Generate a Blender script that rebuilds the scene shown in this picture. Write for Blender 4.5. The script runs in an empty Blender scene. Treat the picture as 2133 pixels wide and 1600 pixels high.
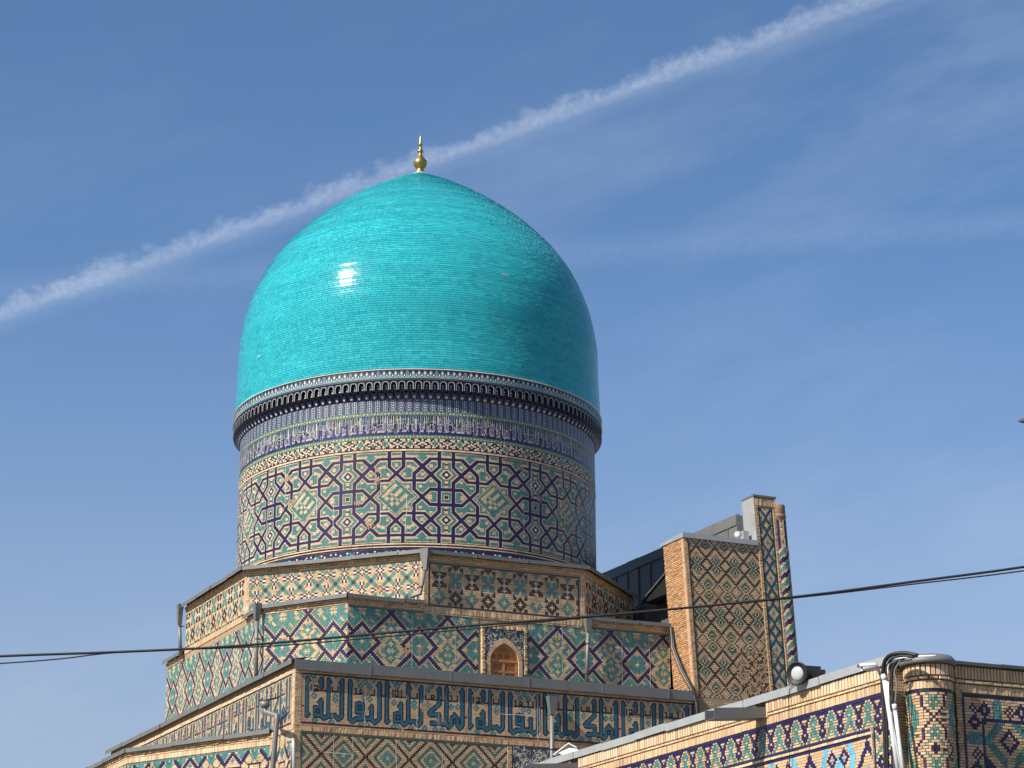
import bpy, math, random
import numpy as np
from math import sin, cos, pi, radians, atan2, hypot, sqrt
random.seed(7); RNG = np.random.default_rng(7)
S = bpy.context.scene

# ------------------------------------------------------------------ camera
F_PX, PITCH, ROLL, CAMZ = 4924.9, 0.304, -0.0039, 1.6
cam_d = bpy.data.cameras.new('camera'); cam = bpy.data.objects.new('camera', cam_d)
S.collection.objects.link(cam); S.camera = cam
cam_d.sensor_width = 36.0; cam_d.sensor_fit = 'HORIZONTAL'
cam_d.lens = F_PX / 2133.0 * 36.0
cam_d.clip_start = 0.5; cam_d.clip_end = 9000.0
cam.location = (0, 0, CAMZ)
from mathutils import Matrix, Vector, Euler
cam.rotation_mode = 'XYZ'
cam.rotation_euler = (Matrix.Rotation(pi / 2 + PITCH, 3, 'X') @ Matrix.Rotation(ROLL, 3, 'Z')).to_euler()

# ------------------------------------------------------------------ sun and sky
SUN_AZ, SUN_EL = radians(-143.0), radians(43.0)
sun_dir = Vector((cos(SUN_EL) * cos(SUN_AZ), cos(SUN_EL) * sin(SUN_AZ), sin(SUN_EL)))
sd = bpy.data.lights.new('sun', 'SUN'); sd.energy = 5.0; sd.angle = radians(0.53); sd.color = (1.0, 0.93, 0.82)
so = bpy.data.objects.new('sun', sd); S.collection.objects.link(so)
so.rotation_euler = sun_dir.to_track_quat('Z', 'Y').to_euler(); so.location = (-40, 20, 60)
S.view_settings.view_transform = 'Standard'; S.view_settings.look = 'None'
S.view_settings.exposure = 0.62; S.view_settings.gamma = 1.0; S.view_settings.use_curve_mapping = False


def pixel_ray(x, y):
    a, b = x - 1066.5, y - 800.0
    a, b = a * cos(ROLL) + b * sin(ROLL), -a * sin(ROLL) + b * cos(ROLL)
    a /= F_PX; b /= -F_PX
    return np.array([a, cos(PITCH) - b * sin(PITCH), sin(PITCH) + b * cos(PITCH)])


w = bpy.data.worlds.new('World'); S.world = w; w.use_nodes = True
nt = w.node_tree; nt.nodes.clear()


def N(tree, kind, **kw):
    n = tree.nodes.new(kind)
    for k, v in kw.items():
        if k == 'op': n.operation = v
        elif isinstance(k, str) and hasattr(n, k): setattr(n, k, v)
    return n


def L(tree, a, b): tree.links.new(a, b)


def mth(tree, op, a, b=None, c=None, clamp=False):
    n = tree.nodes.new('ShaderNodeMath'); n.operation = op; n.use_clamp = clamp
    for i, v in enumerate((a, b, c)):
        if v is None: continue
        if isinstance(v, (int, float)): n.inputs[i].default_value = v
        else: tree.links.new(v, n.inputs[i])
    return n.outputs[0]


def ramp(tree, fac, stops, interp='LINEAR'):
    n = tree.nodes.new('ShaderNodeValToRGB'); n.color_ramp.interpolation = interp
    els = n.color_ramp.elements
    while len(els) < len(stops): els.new(0.5)
    for e, (p, c) in zip(els, stops):
        e.position = p; e.color = (*c, 1) if len(c) == 3 else c
    tree.links.new(fac, n.inputs[0]); return n.outputs[0]


sky = N(nt, 'ShaderNodeTexSky', sky_type='NISHITA', sun_disc=False)
sky.sun_elevation = SUN_EL; sky.sun_rotation = pi / 2 - SUN_AZ
sky.altitude = 700.0; sky.air_density = 1.0; sky.dust_density = 1.5; sky.ozone_density = 2.2
bg = N(nt, 'ShaderNodeBackground'); bg.inputs[1].default_value = 0.086
out = N(nt, 'ShaderNodeOutputWorld'); L(nt, bg.outputs[0], out.inputs[0])
tc = N(nt, 'ShaderNodeTexCoord'); DIR = tc.outputs['Generated']


def vdot(v):
    n = nt.nodes.new('ShaderNodeVectorMath'); n.operation = 'DOT_PRODUCT'
    L(nt, DIR, n.inputs[0]); n.inputs[1].default_value = tuple(v); return n.outputs['Value']


# the contrail: a band of vapour along one great circle of the sky, puffed on its upper side
d1, d2 = pixel_ray(0, 648), pixel_ray(1750, 18)
d1, d2 = d1 / np.linalg.norm(d1), d2 / np.linalg.norm(d2)
nrm = np.cross(d1, d2); nrm /= np.linalg.norm(nrm)
if nrm[2] < 0: nrm = -nrm
alo = np.cross(nrm, d1)
s_off = vdot(nrm); t_al = mth(nt, 'ARCTAN2', vdot(alo), vdot(d1))


def sky_noise(scale, detail, rough, vec_scale=(1, 1, 1), off=0.0):
    cb = N(nt, 'ShaderNodeCombineXYZ')
    L(nt, mth(nt, 'MULTIPLY', t_al, vec_scale[0]), cb.inputs[0]); L(nt, mth(nt, 'MULTIPLY', s_off, vec_scale[1]), cb.inputs[1])
    cb.inputs[2].default_value = off
    n = N(nt, 'ShaderNodeTexNoise'); n.inputs['Scale'].default_value = scale
    n.inputs['Detail'].default_value = detail; n.inputs['Roughness'].default_value = rough
    L(nt, cb.outputs[0], n.inputs['Vector']); return n.outputs[0]


def sstep(x, a, b):
    n = nt.nodes.new('ShaderNodeMapRange'); n.interpolation_type = 'SMOOTHSTEP'
    n.inputs['From Min'].default_value = a; n.inputs['From Max'].default_value = b; L(nt, x, n.inputs['Value']); return n.outputs[0]


puff = sstep(mth(nt, 'ADD', mth(nt, 'MULTIPLY', sky_noise(95.0, 3.0, 0.55), 0.6), mth(nt, 'MULTIPLY', sky_noise(38.0, 2.0, 0.5, (1, 1, 1), 9.2), 0.4)), 0.30, 0.70)
puff2 = sstep(sky_noise(260.0, 3.0, 0.55, (1, 1, 1), 5.5), 0.25, 0.75)
fine = sky_noise(300.0, 5.0, 0.65, (1, 1.2, 1), 3.1)
edge = mth(nt, 'MULTIPLY_ADD', puff, -0.0072, mth(nt, 'MULTIPLY_ADD', puff2, -0.0022, s_off))       # distance above the puffed upper edge
body = mth(nt, 'MULTIPLY', mth(nt, 'SUBTRACT', 1.0, sstep(edge, -0.0058, 0.0010)), sstep(mth(nt, 'MULTIPLY_ADD', fine, 0.002, s_off), -0.0050, 0.0004))
core = mth(nt, 'MULTIPLY', body, mth(nt, 'MULTIPLY_ADD', fine, 1.1, 0.08, clamp=True))
low = mth(nt, 'SUBTRACT', 1.0, mth(nt, 'DIVIDE', mth(nt, 'ABSOLUTE', mth(nt, 'ADD', s_off, 0.0045)), 0.0065), clamp=True)
trail = mth(nt, 'ADD', mth(nt, 'MULTIPLY', core, 0.33), mth(nt, 'MULTIPLY', low, 0.07))
# an older, spread-out trail low on the right
e1_, e2_ = pixel_ray(1250, 520), pixel_ray(2133, 462)
n2_ = np.cross(e1_, e2_); n2_ /= np.linalg.norm(n2_); n2_ = n2_ if n2_[2] > 0 else -n2_
o2_ = mth(nt, 'MULTIPLY_ADD', fine, 0.006, vdot(n2_))
old = mth(nt, 'SUBTRACT', 1.0, mth(nt, 'DIVIDE', mth(nt, 'ABSOLUTE', mth(nt, 'SUBTRACT', o2_, 0.003)), 0.0085), clamp=True)
trail = mth(nt, 'ADD', trail, mth(nt, 'MULTIPLY', mth(nt, 'MULTIPLY', old, fine), 0.10))
# thin cirrus veils
veil = sky_noise(1.0, 6.0, 0.6, (5.0, 16.0, 1), 7.7)
veil2 = sky_noise(1.0, 5.0, 0.55, (2.2, 7.0, 1), 1.3)
vm = mth(nt, 'MULTIPLY', mth(nt, 'SUBTRACT', veil, 0.44, clamp=True), mth(nt, 'MULTIPLY', mth(nt, 'SUBTRACT', veil2, 0.36, clamp=True), 8.0), clamp=True)
cover = mth(nt, 'ADD', trail, mth(nt, 'MULTIPLY', vm, 0.30), clamp=True)
# the air of the photograph leans a little to violet
tint = N(nt, 'ShaderNodeMixRGB', blend_type='MULTIPLY'); tint.inputs[0].default_value = 1.0
L(nt, sky.outputs[0], tint.inputs[1]); tint.inputs[2].default_value = (0.76, 0.925, 1.065, 1)
hz = N(nt, 'ShaderNodeMixRGB'); L(nt, mth(nt, 'MULTIPLY', mth(nt, 'SUBTRACT', 1.0, sstep(vdot((0, 0, 1)), 0.06, 0.36)), 0.62), hz.inputs[0])
L(nt, tint.outputs[0], hz.inputs[1]); hz.inputs[2].default_value = (3.45, 3.6, 4.2, 1)
mx = N(nt, 'ShaderNodeMixRGB'); L(nt, cover, mx.inputs[0]); L(nt, hz.outputs[0], mx.inputs[1]); mx.inputs[2].default_value = (6.4, 7.0, 7.8, 1)
L(nt, mx.outputs[0], bg.inputs[0])

# ------------------------------------------------------------------ frames of the building
XA, D0, PHI = -3.5682, 86.0, 0.0491
AP = 8.3339 * cos(pi / 8)
NB = np.array([cos(-pi / 2 + PHI + pi / 8), sin(-pi / 2 + PHI + pi / 8), 0.0])
NC = np.array([cos(-pi + PHI + pi / 8), sin(-pi + PHI + pi / 8), 0.0])
C0 = np.array([XA, D0, 0.0]); CAM = np.array([0, 0, CAMZ]); UP = np.array([0, 0, 1.0])


def W(b, c, z): return C0 + b * NB + c * NC + z * UP


def to_bc(p): return float(np.dot(p - C0, NB)), float(np.dot(p - C0, NC))


def hitz(x, y, z):
    r = pixel_ray(x, y); return CAM + r * ((z - CAMZ) / r[2])


# ------------------------------------------------------------------ materials
def mat(name):
    m = bpy.data.materials.new(name); m.use_nodes = True
    t = m.node_tree; return m, t, t.nodes['Principled BSDF']


def noise(t, scale, detail=4, rough=0.6, vec=None, dist=0.0):
    n = t.nodes.new('ShaderNodeTexNoise'); n.inputs['Scale'].default_value = scale
    n.inputs['Detail'].default_value = detail; n.inputs['Roughness'].default_value = rough
    n.inputs['Distortion'].default_value = dist
    if vec is not None: t.links.new(vec, n.inputs['Vector'])
    return n.outputs[0]


def objco(t): return t.nodes.new('ShaderNodeNewGeometry').outputs['Position']


def mixc(t, fac, a, b, blend='MIX'):
    n = t.nodes.new('ShaderNodeMixRGB'); n.blend_type = blend
    for i, v in enumerate((fac, a, b)):
        if isinstance(v, (int, float)): n.inputs[i].default_value = v
        elif isinstance(v, tuple): n.inputs[i].default_value = (*v, 1)
        else: t.links.new(v, n.inputs[i])
    return n.outputs[0]


def bump(t, p, h, strength=0.3, dist=0.01):
    b = t.nodes.new('ShaderNodeBump'); b.inputs['Strength'].default_value = strength; b.inputs['Distance'].default_value = dist
    t.links.new(h, b.inputs['Height']); t.links.new(b.outputs[0], p.inputs['Normal'])


def mosaic_material():
    m, t, p = mat('mosaic')
    at = t.nodes.new('ShaderNodeAttribute'); at.attribute_name = 'Col'
    pos = objco(t)
    n1 = noise(t, 1.3, 5, 0.65, pos); n2 = noise(t, 24.0, 3, 0.6, pos)
    v = mth(t, 'MULTIPLY_ADD', n1, 0.5, 0.76); v = mth(t, 'MULTIPLY', v, mth(t, 'MULTIPLY_ADD', n2, 0.34, 0.83))
    c = t.nodes.new('ShaderNodeVectorMath'); c.operation = 'SCALE'
    t.links.new(at.outputs['Color'], c.inputs[0]); t.links.new(v, c.inputs['Scale'])
    # pale dust and worn glaze in patches
    wear = noise(t, 3.1, 6, 0.72, pos, 0.6)
    wf = ramp(t, wear, [(0.60, (0, 0, 0)), (0.74, (1, 1, 1))])
    col = mixc(t, mth(t, 'MULTIPLY', wf, 0.15), c.outputs[0], (0.36, 0.26, 0.17))
    t.links.new(col, p.inputs['Base Color'])
    g = at.outputs['Alpha']
    rg = mth(t, 'ADD', mth(t, 'MULTIPLY_ADD', g, -0.62, 0.90), mth(t, 'MULTIPLY', wf, 0.2))
    t.links.new(rg, p.inputs['Roughness'])
    t.links.new(mth(t, 'MULTIPLY_ADD', g, 0.3, 0.2), p.inputs['Specular IOR Level'])
    bump(t, p, n2, 0.10, 0.004)
    return m


def dome_material():
    m, t, p = mat('dome_glaze')
    at = t.nodes.new('ShaderNodeAttribute'); at.attribute_name = 'Col'
    pos = objco(t); n1 = noise(t, 0.8, 5, 0.6, pos); n2 = noise(t, 14.0, 3, 0.6, pos)
    v = mth(t, 'MULTIPLY', mth(t, 'MULTIPLY_ADD', n1, 0.30, 0.85), mth(t, 'MULTIPLY_ADD', n2, 0.12, 0.94))
    c = t.nodes.new('ShaderNodeVectorMath'); c.operation = 'SCALE'
    t.links.new(at.outputs['Color'], c.inputs[0]); t.links.new(v, c.inputs['Scale'])
    # lime runs, thin and tall
    mp = t.nodes.new('ShaderNodeMapping'); mp.inputs['Scale'].default_value = (2.4, 2.4, 0.55); t.links.new(pos, mp.inputs[0])
    st = noise(t, 1.0, 6, 0.7, mp.outputs[0])
    sf = ramp(t, st, [(0.66, (0, 0, 0)), (0.78, (1, 1, 1))])
    t.links.new(mixc(t, mth(t, 'MULTIPLY', sf, 0.4), c.outputs[0], (0.30, 0.46, 0.44)), p.inputs['Base Color'])
    p.inputs['Roughness'].default_value = 0.2
    t.links.new(mth(t, 'MULTIPLY_ADD', at.outputs['Alpha'], -0.45, mth(t, 'MULTIPLY_ADD', n2, 0.10, 0.53)), p.inputs['Roughness'])
    p.inputs['Specular IOR Level'].default_value = 0.22
    bump(t, p, noise(t, 5.0, 2, 0.5, pos), 0.06, 0.02)
    return m


def plain_material(name, col, rough=0.7, metal=0.0, var=0.3, scale=3.0, spec=0.4, streak=None, bstr=0.2):
    m, t, p = mat(name); pos = objco(t)
    v = pos
    if streak:
        mp = t.nodes.new('ShaderNodeMapping'); mp.inputs['Scale'].default_value = streak; t.links.new(pos, mp.inputs[0]); v = mp.outputs[0]
    n1 = noise(t, scale, 6, 0.68, v); n2 = noise(t, scale * 9, 3, 0.6, pos)
    f = mth(t, 'MULTIPLY_ADD', n1, 2 * var, 1 - var); f = mth(t, 'MULTIPLY', f, mth(t, 'MULTIPLY_ADD', n2, var * 0.7, 1 - var * 0.35))
    c = t.nodes.new('ShaderNodeVectorMath'); c.operation = 'SCALE'; c.inputs[0].default_value = col; t.links.new(f, c.inputs['Scale'])
    t.links.new(c.outputs[0], p.inputs['Base Color'])
    t.links.new(mth(t, 'MULTIPLY_ADD', n1, 0.24, rough - 0.12, clamp=True), p.inputs['Roughness'])
    p.inputs['Metallic'].default_value = metal; p.inputs['Specular IOR Level'].default_value = spec
    if bstr: bump(t, p, n2, bstr, 0.01)
    return m


M = {}
M['mosaic'] = mosaic_material()
M['dome'] = dome_material()
M['mortar'] = plain_material('mortar', (0.30, 0.215, 0.135), 0.95, var=0.35)
M['mortar_dark'] = plain_material('deep_mortar', (0.13, 0.088, 0.052), 0.95, var=0.35)
M['glaze_joint'] = plain_material('glaze_joint', (0.09, 0.33, 0.36), 0.7, var=0.4)
M['dark_joint'] = plain_material('dark_joint', (0.05, 0.055, 0.075), 0.6, var=0.4)
M['zinc'] = plain_material('zinc', (0.17, 0.173, 0.165), 0.55, metal=0.35, var=0.28, scale=1.6, streak=(1.6, 1.6, 0.6))
M['zinc_dark'] = plain_material('zinc_dark', (0.16, 0.165, 0.165), 0.6, metal=0.3, var=0.3, scale=1.6)
M['zinc_bright'] = plain_material('zinc_bright', (0.38, 0.395, 0.395), 0.5, metal=0.35, var=0.22, scale=1.2)
M['lead'] = plain_material('dark_sheet', (0.12, 0.125, 0.132), 0.5, metal=0.2, var=0.55, scale=1.4, streak=(2.5, 2.5, 0.35), spec=0.5)
M['gold'] = plain_material('gilded_copper', (0.42, 0.30, 0.095), 0.38, metal=0.9, var=0.25, scale=5)
M['wood'] = plain_material('wood', (0.40, 0.165, 0.055), 0.6, var=0.3, scale=6, streak=(6, 6, 0.8))
M['wood_dark'] = plain_material('wood_panel', (0.24, 0.088, 0.028), 0.6, var=0.3, scale=6, streak=(6, 6, 0.8))
M['rubber'] = plain_material('black_rubber', (0.012, 0.012, 0.013), 0.55, var=0.2)
M['white'] = plain_material('white_plastic', (0.56, 0.57, 0.57), 0.42, var=0.1)
M['white_dirty'] = plain_material('white_sheet', (0.62, 0.61, 0.58), 0.6, var=0.2)
M['glass'] = plain_material('frosted_lens', (0.40, 0.42, 0.43), 0.14, var=0.1, spec=0.7)
M['black_metal'] = plain_material('black_metal', (0.022, 0.023, 0.025), 0.45, metal=0.3, var=0.3)
M['brass'] = plain_material('dull_reflector', (0.20, 0.17, 0.12), 0.35, metal=0.8, var=0.2)
M['ground'] = plain_material('paving', (0.12, 0.105, 0.085), 0.9, var=0.25, scale=0.4)

# pigment of each code: (linear colour, gloss)
PIG = {0: ((0.50, 0.355, 0.210), 0.0), 1: ((0.015, 0.010, 0.075), 0.85), 2: ((0.070, 0.200, 0.185), 0.8), 3: ((0.026, 0.115, 0.165), 0.85),
       4: ((0.66, 0.63, 0.57), 0.5), 5: ((0.14, 0.37, 0.50), 0.8), 6: ((0.020, 0.017, 0.022), 0.6), 7: ((0.56, 0.42, 0.270), 0.0),
       8: ((0.46, 0.42, 0.15), 0.7), 9: ((0.012, 0.018, 0.045), 0.8), 10: ((0.16, 0.27, 0.28), 0.75), 11: ((0.46, 0.27, 0.14), 0.0),
       12: ((0.035, 0.048, 0.14), 0.8), 13: ((0.50, 0.24, 0.20), 0.1), 14: ((0.20, 0.22, 0.23), 0.6), 15: ((0.028, 0.115, 0.098), 0.8), 16: ((0.48, 0.47, 0.45), 0.5)}
GLAZED = {1, 2, 3, 5, 8, 9, 10, 12, 15, 6}


def pig(code, jit=0.14):
    c, g = PIG[code]
    k = 1.0 + random.uniform(-jit, jit)
    if code in (0, 7, 11):
        r = random.random()
        if r < 0.10: c = (c[0] * 0.92, c[1] * 0.80, c[2] * 0.78)
        elif r < 0.17: c = (c[0] * 0.78, c[1] * 0.74, c[2] * 0.70)
        elif r < 0.30: c = (c[0] * 1.06, c[1] * 1.08, c[2] * 1.14)
    elif code == 1 and random.random() < 0.22: c = (0.020, 0.012, 0.034)
    elif code == 2:
        r = random.random()
        if r < 0.16: c = (0.055, 0.160, 0.115)
        elif r < 0.30: c = (0.042, 0.165, 0.180)
    h = random.uniform(-0.03, 0.03)
    return (c[0] * (k + h), c[1] * k, c[2] * (k - h), g)


# ------------------------------------------------------------------ objects
COL = S.collection


def new(name, mesh=None, parent=None):
    o = bpy.data.objects.new(name, mesh); COL.objects.link(o)
    if parent is not None:
        o.parent = parent
        o.matrix_parent_inverse = parent.matrix_world.inverted() if parent.type != 'EMPTY' or True else Matrix()
    return o


def tag(o, label=None, cat=None, group=None, kind=None):
    if label: o['label'] = label
    if cat: o['category'] = cat
    if group: o['group'] = group
    if kind: o['kind'] = kind
    return o


def empty(name, loc):
    o = bpy.data.objects.new(name, None); COL.objects.link(o); o.location = loc; o.empty_display_size = 0.5
    o.matrix_world = Matrix.Translation(Vector(loc)); return o


def mesh_np(name, V, Fq, material, cols=None, smooth=False):
    """verts (n,3), quads (m,4) arrays; cols (m,4) per face"""
    me = bpy.data.meshes.new(name)
    V = np.ascontiguousarray(V, dtype=np.float32); Fq = np.ascontiguousarray(Fq, dtype=np.int32)
    me.vertices.add(len(V)); me.vertices.foreach_set('co', V.ravel())
    me.loops.add(Fq.size); me.loops.foreach_set('vertex_index', Fq.ravel())
    me.polygons.add(len(Fq)); k = Fq.shape[1]
    me.polygons.foreach_set('loop_start', np.arange(0, Fq.size, k, dtype=np.int32))
    try: me.polygons.foreach_set('loop_total', np.full(len(Fq), k, dtype=np.int32))
    except Exception: pass
    if cols is not None:
        a = me.attributes.new('Col', 'FLOAT_COLOR', 'FACE')
        a.data.foreach_set('color', np.ascontiguousarray(cols, dtype=np.float32).ravel())
    me.update(calc_edges=True); me.materials.append(material)
    me.polygons.foreach_set('use_smooth', np.full(len(Fq), bool(smooth)))
    return me


def mesh_py(name, verts, faces, material, cols=None, smooth=False):
    me = bpy.data.meshes.new(name); me.from_pydata([tuple(map(float, v)) for v in verts], [], faces); me.materials.append(material)
    if cols is not None:
        a = me.attributes.new('Col', 'FLOAT_COLOR', 'FACE')
        a.data.foreach_set('color', np.array(cols, dtype=np.float32).ravel())
    me.polygons.foreach_set('use_smooth', np.full(len(faces), bool(smooth)))
    me.update(); return me


class MB:
    """collects simple solids into one mesh"""
    def __init__(s): s.v = []; s.f = []; s.c = []
    def add(s, verts, faces, col=None):
        k = len(s.v); s.v += [tuple(map(float, p)) for p in verts]; s.f += [[k + i for i in f] for f in faces]
        s.c += [col or (1, 1, 1, 0)] * len(faces)
    def hexa(s, p, col=None):   # 8 points: bottom 4 (ccw), top 4
        s.add(p, [[3, 2, 1, 0], [4, 5, 6, 7], [0, 1, 5, 4], [1, 2, 6, 5], [2, 3, 7, 6], [3, 0, 4, 7]], col)
    def box(s, o, u, v, n, col=None):   # origin corner + three edge vectors
        o, u, v, n = map(np.asarray, (o, u, v, n)); s.hexa([o, o + u, o + u + v, o + v, o + n, o + u + n, o + u + v + n, o + v + n], col)
    def prism(s, pts, z0, z1, col=None):
        n = len(pts); s.add([(x, y, z0) for x, y in pts] + [(x, y, z1) for x, y in pts],
                            [list(range(n))[::-1], list(range(n, 2 * n))] + [[i, (i + 1) % n, n + (i + 1) % n, n + i] for i in range(n)], col)
    def extrude(s, poly, d, col=None):   # 3d polygon swept by vector d
        n = len(poly); d = np.asarray(d)
        s.add(list(poly) + [np.asarray(p) + d for p in poly], [list(range(n))[::-1], list(range(n, 2 * n))] + [[i, (i + 1) % n, n + (i + 1) % n, n + i] for i in range(n)], col)
    def tube(s, path, r, n=8, col=None, closed_ends=True):
        path = [np.asarray(p, float) for p in path]; rr = r if hasattr(r, '__len__') else [r] * len(path)
        rings = []; k0 = len(s.v); prev = None
        for i, p in enumerate(path):
            t = path[min(i + 1, len(path) - 1)] - path[max(i - 1, 0)]; t /= (np.linalg.norm(t) + 1e-9)
            a = np.cross(t, UP) if prev is None else prev - np.dot(prev, t) * t
            if np.linalg.norm(a) < 1e-4: a = np.cross(t, np.array([1, 0, 0.]))
            a /= np.linalg.norm(a); prev = a; b = np.cross(t, a)
            s.v += [tuple(p + rr[i] * (cos(2 * pi * j / n) * a + sin(2 * pi * j / n) * b)) for j in range(n)]
        for i in range(len(path) - 1):
            for j in range(n):
                s.f.append([k0 + i * n + j, k0 + (i + 1) * n + j, k0 + (i + 1) * n + (j + 1) % n, k0 + i * n + (j + 1) % n]); s.c.append(col or (1, 1, 1, 0))
        if closed_ends:
            s.f.append([k0 + j for j in range(n)]); s.f.append([k0 + (len(path) - 1) * n + j for j in range(n)][::-1]); s.c += [col or (1, 1, 1, 0)] * 2
    def lathe(s, prof, centre, n=32, axis=UP, ref=np.array([1., 0, 0]), col=None, a0=0.0, a1=2 * pi):
        axis = np.asarray(axis, float); axis /= np.linalg.norm(axis); ref = np.asarray(ref, float); ref = ref - np.dot(ref, axis) * axis; ref /= np.linalg.norm(ref); b = np.cross(axis, ref)
        k0 = len(s.v); full = abs(a1 - a0 - 2 * pi) < 1e-6; m = n if full else n + 1
        for r, z in prof:
            for j in range(m):
                t = a0 + (a1 - a0) * j / n; s.v.append(tuple(np.asarray(centre) + axis * z + r * (cos(t) * ref + sin(t) * b)))
        for i in range(len(prof) - 1):
            for j in range(n):
                j2 = (j + 1) % m; s.f.append([k0 + i * m + j, k0 + i * m + j2, k0 + (i + 1) * m + j2, k0 + (i + 1) * m + j]); s.c.append(col or (1, 1, 1, 0))
    def obj(s, name, material, parent=None, smooth=False, cols=False):
        me = mesh_py(name, s.v, s.f, material, s.c if cols else None, smooth); return new(name, me, parent)


# ------------------------------------------------------------------ tile fields
class Plane:
    def __init__(s, o, U, V, Nn): s.o, s.U, s.V, s.N = (np.asarray(k, float) for k in (o, U, V, Nn))
    def __call__(s, u, v, w): return s.o + u[:, None] * s.U + v[:, None] * s.V + w[:, None] * s.N


class Cyl:
    def __init__(s, cx, cy, r, z0, a0=0.0, lean=(0, 0)): s.cx, s.cy, s.r, s.z0, s.a0, s.lean = cx, cy, r, z0, a0, lean
    def __call__(s, u, v, w):
        t = s.a0 + u / s.r; R = s.r + w
        return np.stack([s.cx + R * np.cos(t) + s.lean[0] * v, s.cy + R * np.sin(t) + s.lean[1] * v, s.z0 + v], 1)


def pieces(G, cw, ch, buff_run=(2, 4), glaze_run=3):
    """merge cells of a colour grid G[row, col] (row 0 at the bottom) into bricks"""
    R, Cn = G.shape; used = np.zeros(G.shape, bool); out = []
    for r in range(R):
        c = 0
        while c < Cn:
            k = G[r, c]
            if k < 0 or used[r, c]: c += 1; continue
            if k in GLAZED:
                n = 1; lim = random.randint(1, glaze_run)
                while n < lim and r + n < R and G[r + n, c] == k and not used[r + n, c]: n += 1
                used[r:r + n, c] = True; out.append((c, c + 1, r, r + n, k)); c += 1
            else:
                n = 1; lim = random.randint(*buff_run)
                while n < lim and c + n < Cn and G[r, c + n] == k and not used[r, c + n]: n += 1
                used[r, c:c + n] = True; out.append((c, c + n, r, r + 1, k)); c += n
    a = np.array(out, dtype=float); a[:, 0:2] *= cw; a[:, 2:4] *= ch
    return a


def tile_mesh(name, A, fmap, depth=0.012, gap=0.005, bevel=0.0025, tilt=0.0012, jit=0.14, material=None, proud_buff=0.0):
    n = len(A); u0, u1, v0, v1 = A[:, 0] + gap / 2, A[:, 1] - gap / 2, A[:, 2] + gap / 2, A[:, 3] - gap / 2
    code = A[:, 4].astype(int)
    d = depth * RNG.uniform(0.65, 1.2, n) + np.where((code == 0) | (code == 7) | (code == 11), proud_buff, 0)
    bu = np.minimum(bevel, (u1 - u0) * 0.25); bv = np.minimum(bevel, (v1 - v0) * 0.25)
    tw = RNG.uniform(-tilt, tilt, (n, 4)); z = np.zeros(n)
    P = [fmap(u0, v0, z), fmap(u1, v0, z), fmap(u1, v1, z), fmap(u0, v1, z),
         fmap(u0 + bu, v0 + bv, d + tw[:, 0]), fmap(u1 - bu, v0 + bv, d + tw[:, 1]), fmap(u1 - bu, v1 - bv, d + tw[:, 2]), fmap(u0 + bu, v1 - bv, d + tw[:, 3])]
    V = np.stack(P, 1).reshape(-1, 3)
    fq = np.array([[4, 5, 6, 7], [0, 1, 5, 4], [1, 2, 6, 5], [2, 3, 7, 6], [3, 0, 4, 7]])
    Fq = (np.arange(n)[:, None, None] * 8 + fq[None]).reshape(-1, 4)
    cols = np.repeat(np.array([pig(int(k), jit) for k in code]), 5, axis=0)
    return mesh_np(name, V, Fq, material or M['mosaic'], cols)


def weather(A, rate):
    # patches of replaced plain brick and of odd tiles
    n = max(1, int(len(A) * rate / 14)); um, vm_ = A[:, 1].max(), A[:, 3].max(); code = A[:, 4]
    for _ in range(n):
        u, v, r = random.uniform(0, um), random.uniform(0, vm_), random.uniform(.05, .2)
        k = (np.hypot((A[:, 0] + A[:, 1]) / 2 - u, ((A[:, 2] + A[:, 3]) / 2 - v) * 1.2) < r) & (RNG.random(len(A)) < .6)
        code[k] = np.where(RNG.random(k.sum()) < .8, 11, 14)
    return A


def field(name, G, cw, ch, fmap, parent, **kw):
    run = {k: kw.pop(k) for k in ('buff_run', 'glaze_run') if k in kw}
    o = new(name, tile_mesh(name, weather(pieces(G, cw, ch, **run), .012), fmap, **kw), parent)
    o['kind'] = 'stuff'; return o


def bricks_rows(width, rows, ch, length, code=0, stagger=True, soldier=False):
    """list of (u0,u1,v0,v1,code): courses of bricks, or soldiers (upright bricks)"""
    out = []
    for r in range(rows):
        u = -random.uniform(0, length) if stagger else 0.0
        while u < width:
            ln = length * random.uniform(0.93, 1.07)
            a, b = max(u, 0), min(u + ln, width)
            if b - a > 0.012: out.append((a, b, r * ch, (r + 1) * ch, code))
            u += ln
    return np.array(out, float)


def bricks(name, width, rows, ch, length, fmap, parent, code=0, **kw):
    o = new(name, tile_mesh(name, bricks_rows(width, rows, ch, length, code), fmap, **kw), parent); o['kind'] = 'stuff'; return o


def segd(X, Y, a, b):
    ax, ay = a; bx, by = b; dx, dy = bx - ax, by - ay; l2 = dx * dx + dy * dy + 1e-9
    t = np.clip(((X - ax) * dx + (Y - ay) * dy) / l2, 0, 1); return np.hypot(X - ax - t * dx, Y - ay - t * dy)


def lines_dist(X, Y, segs):
    d = np.full(X.shape, 99.0)
    for a, b in segs: d = np.minimum(d, segd(X, Y, a, b))
    return d


def grid(cols, rows): return np.meshgrid(np.arange(cols) + 0.0, np.arange(rows) + 0.0)


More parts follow.
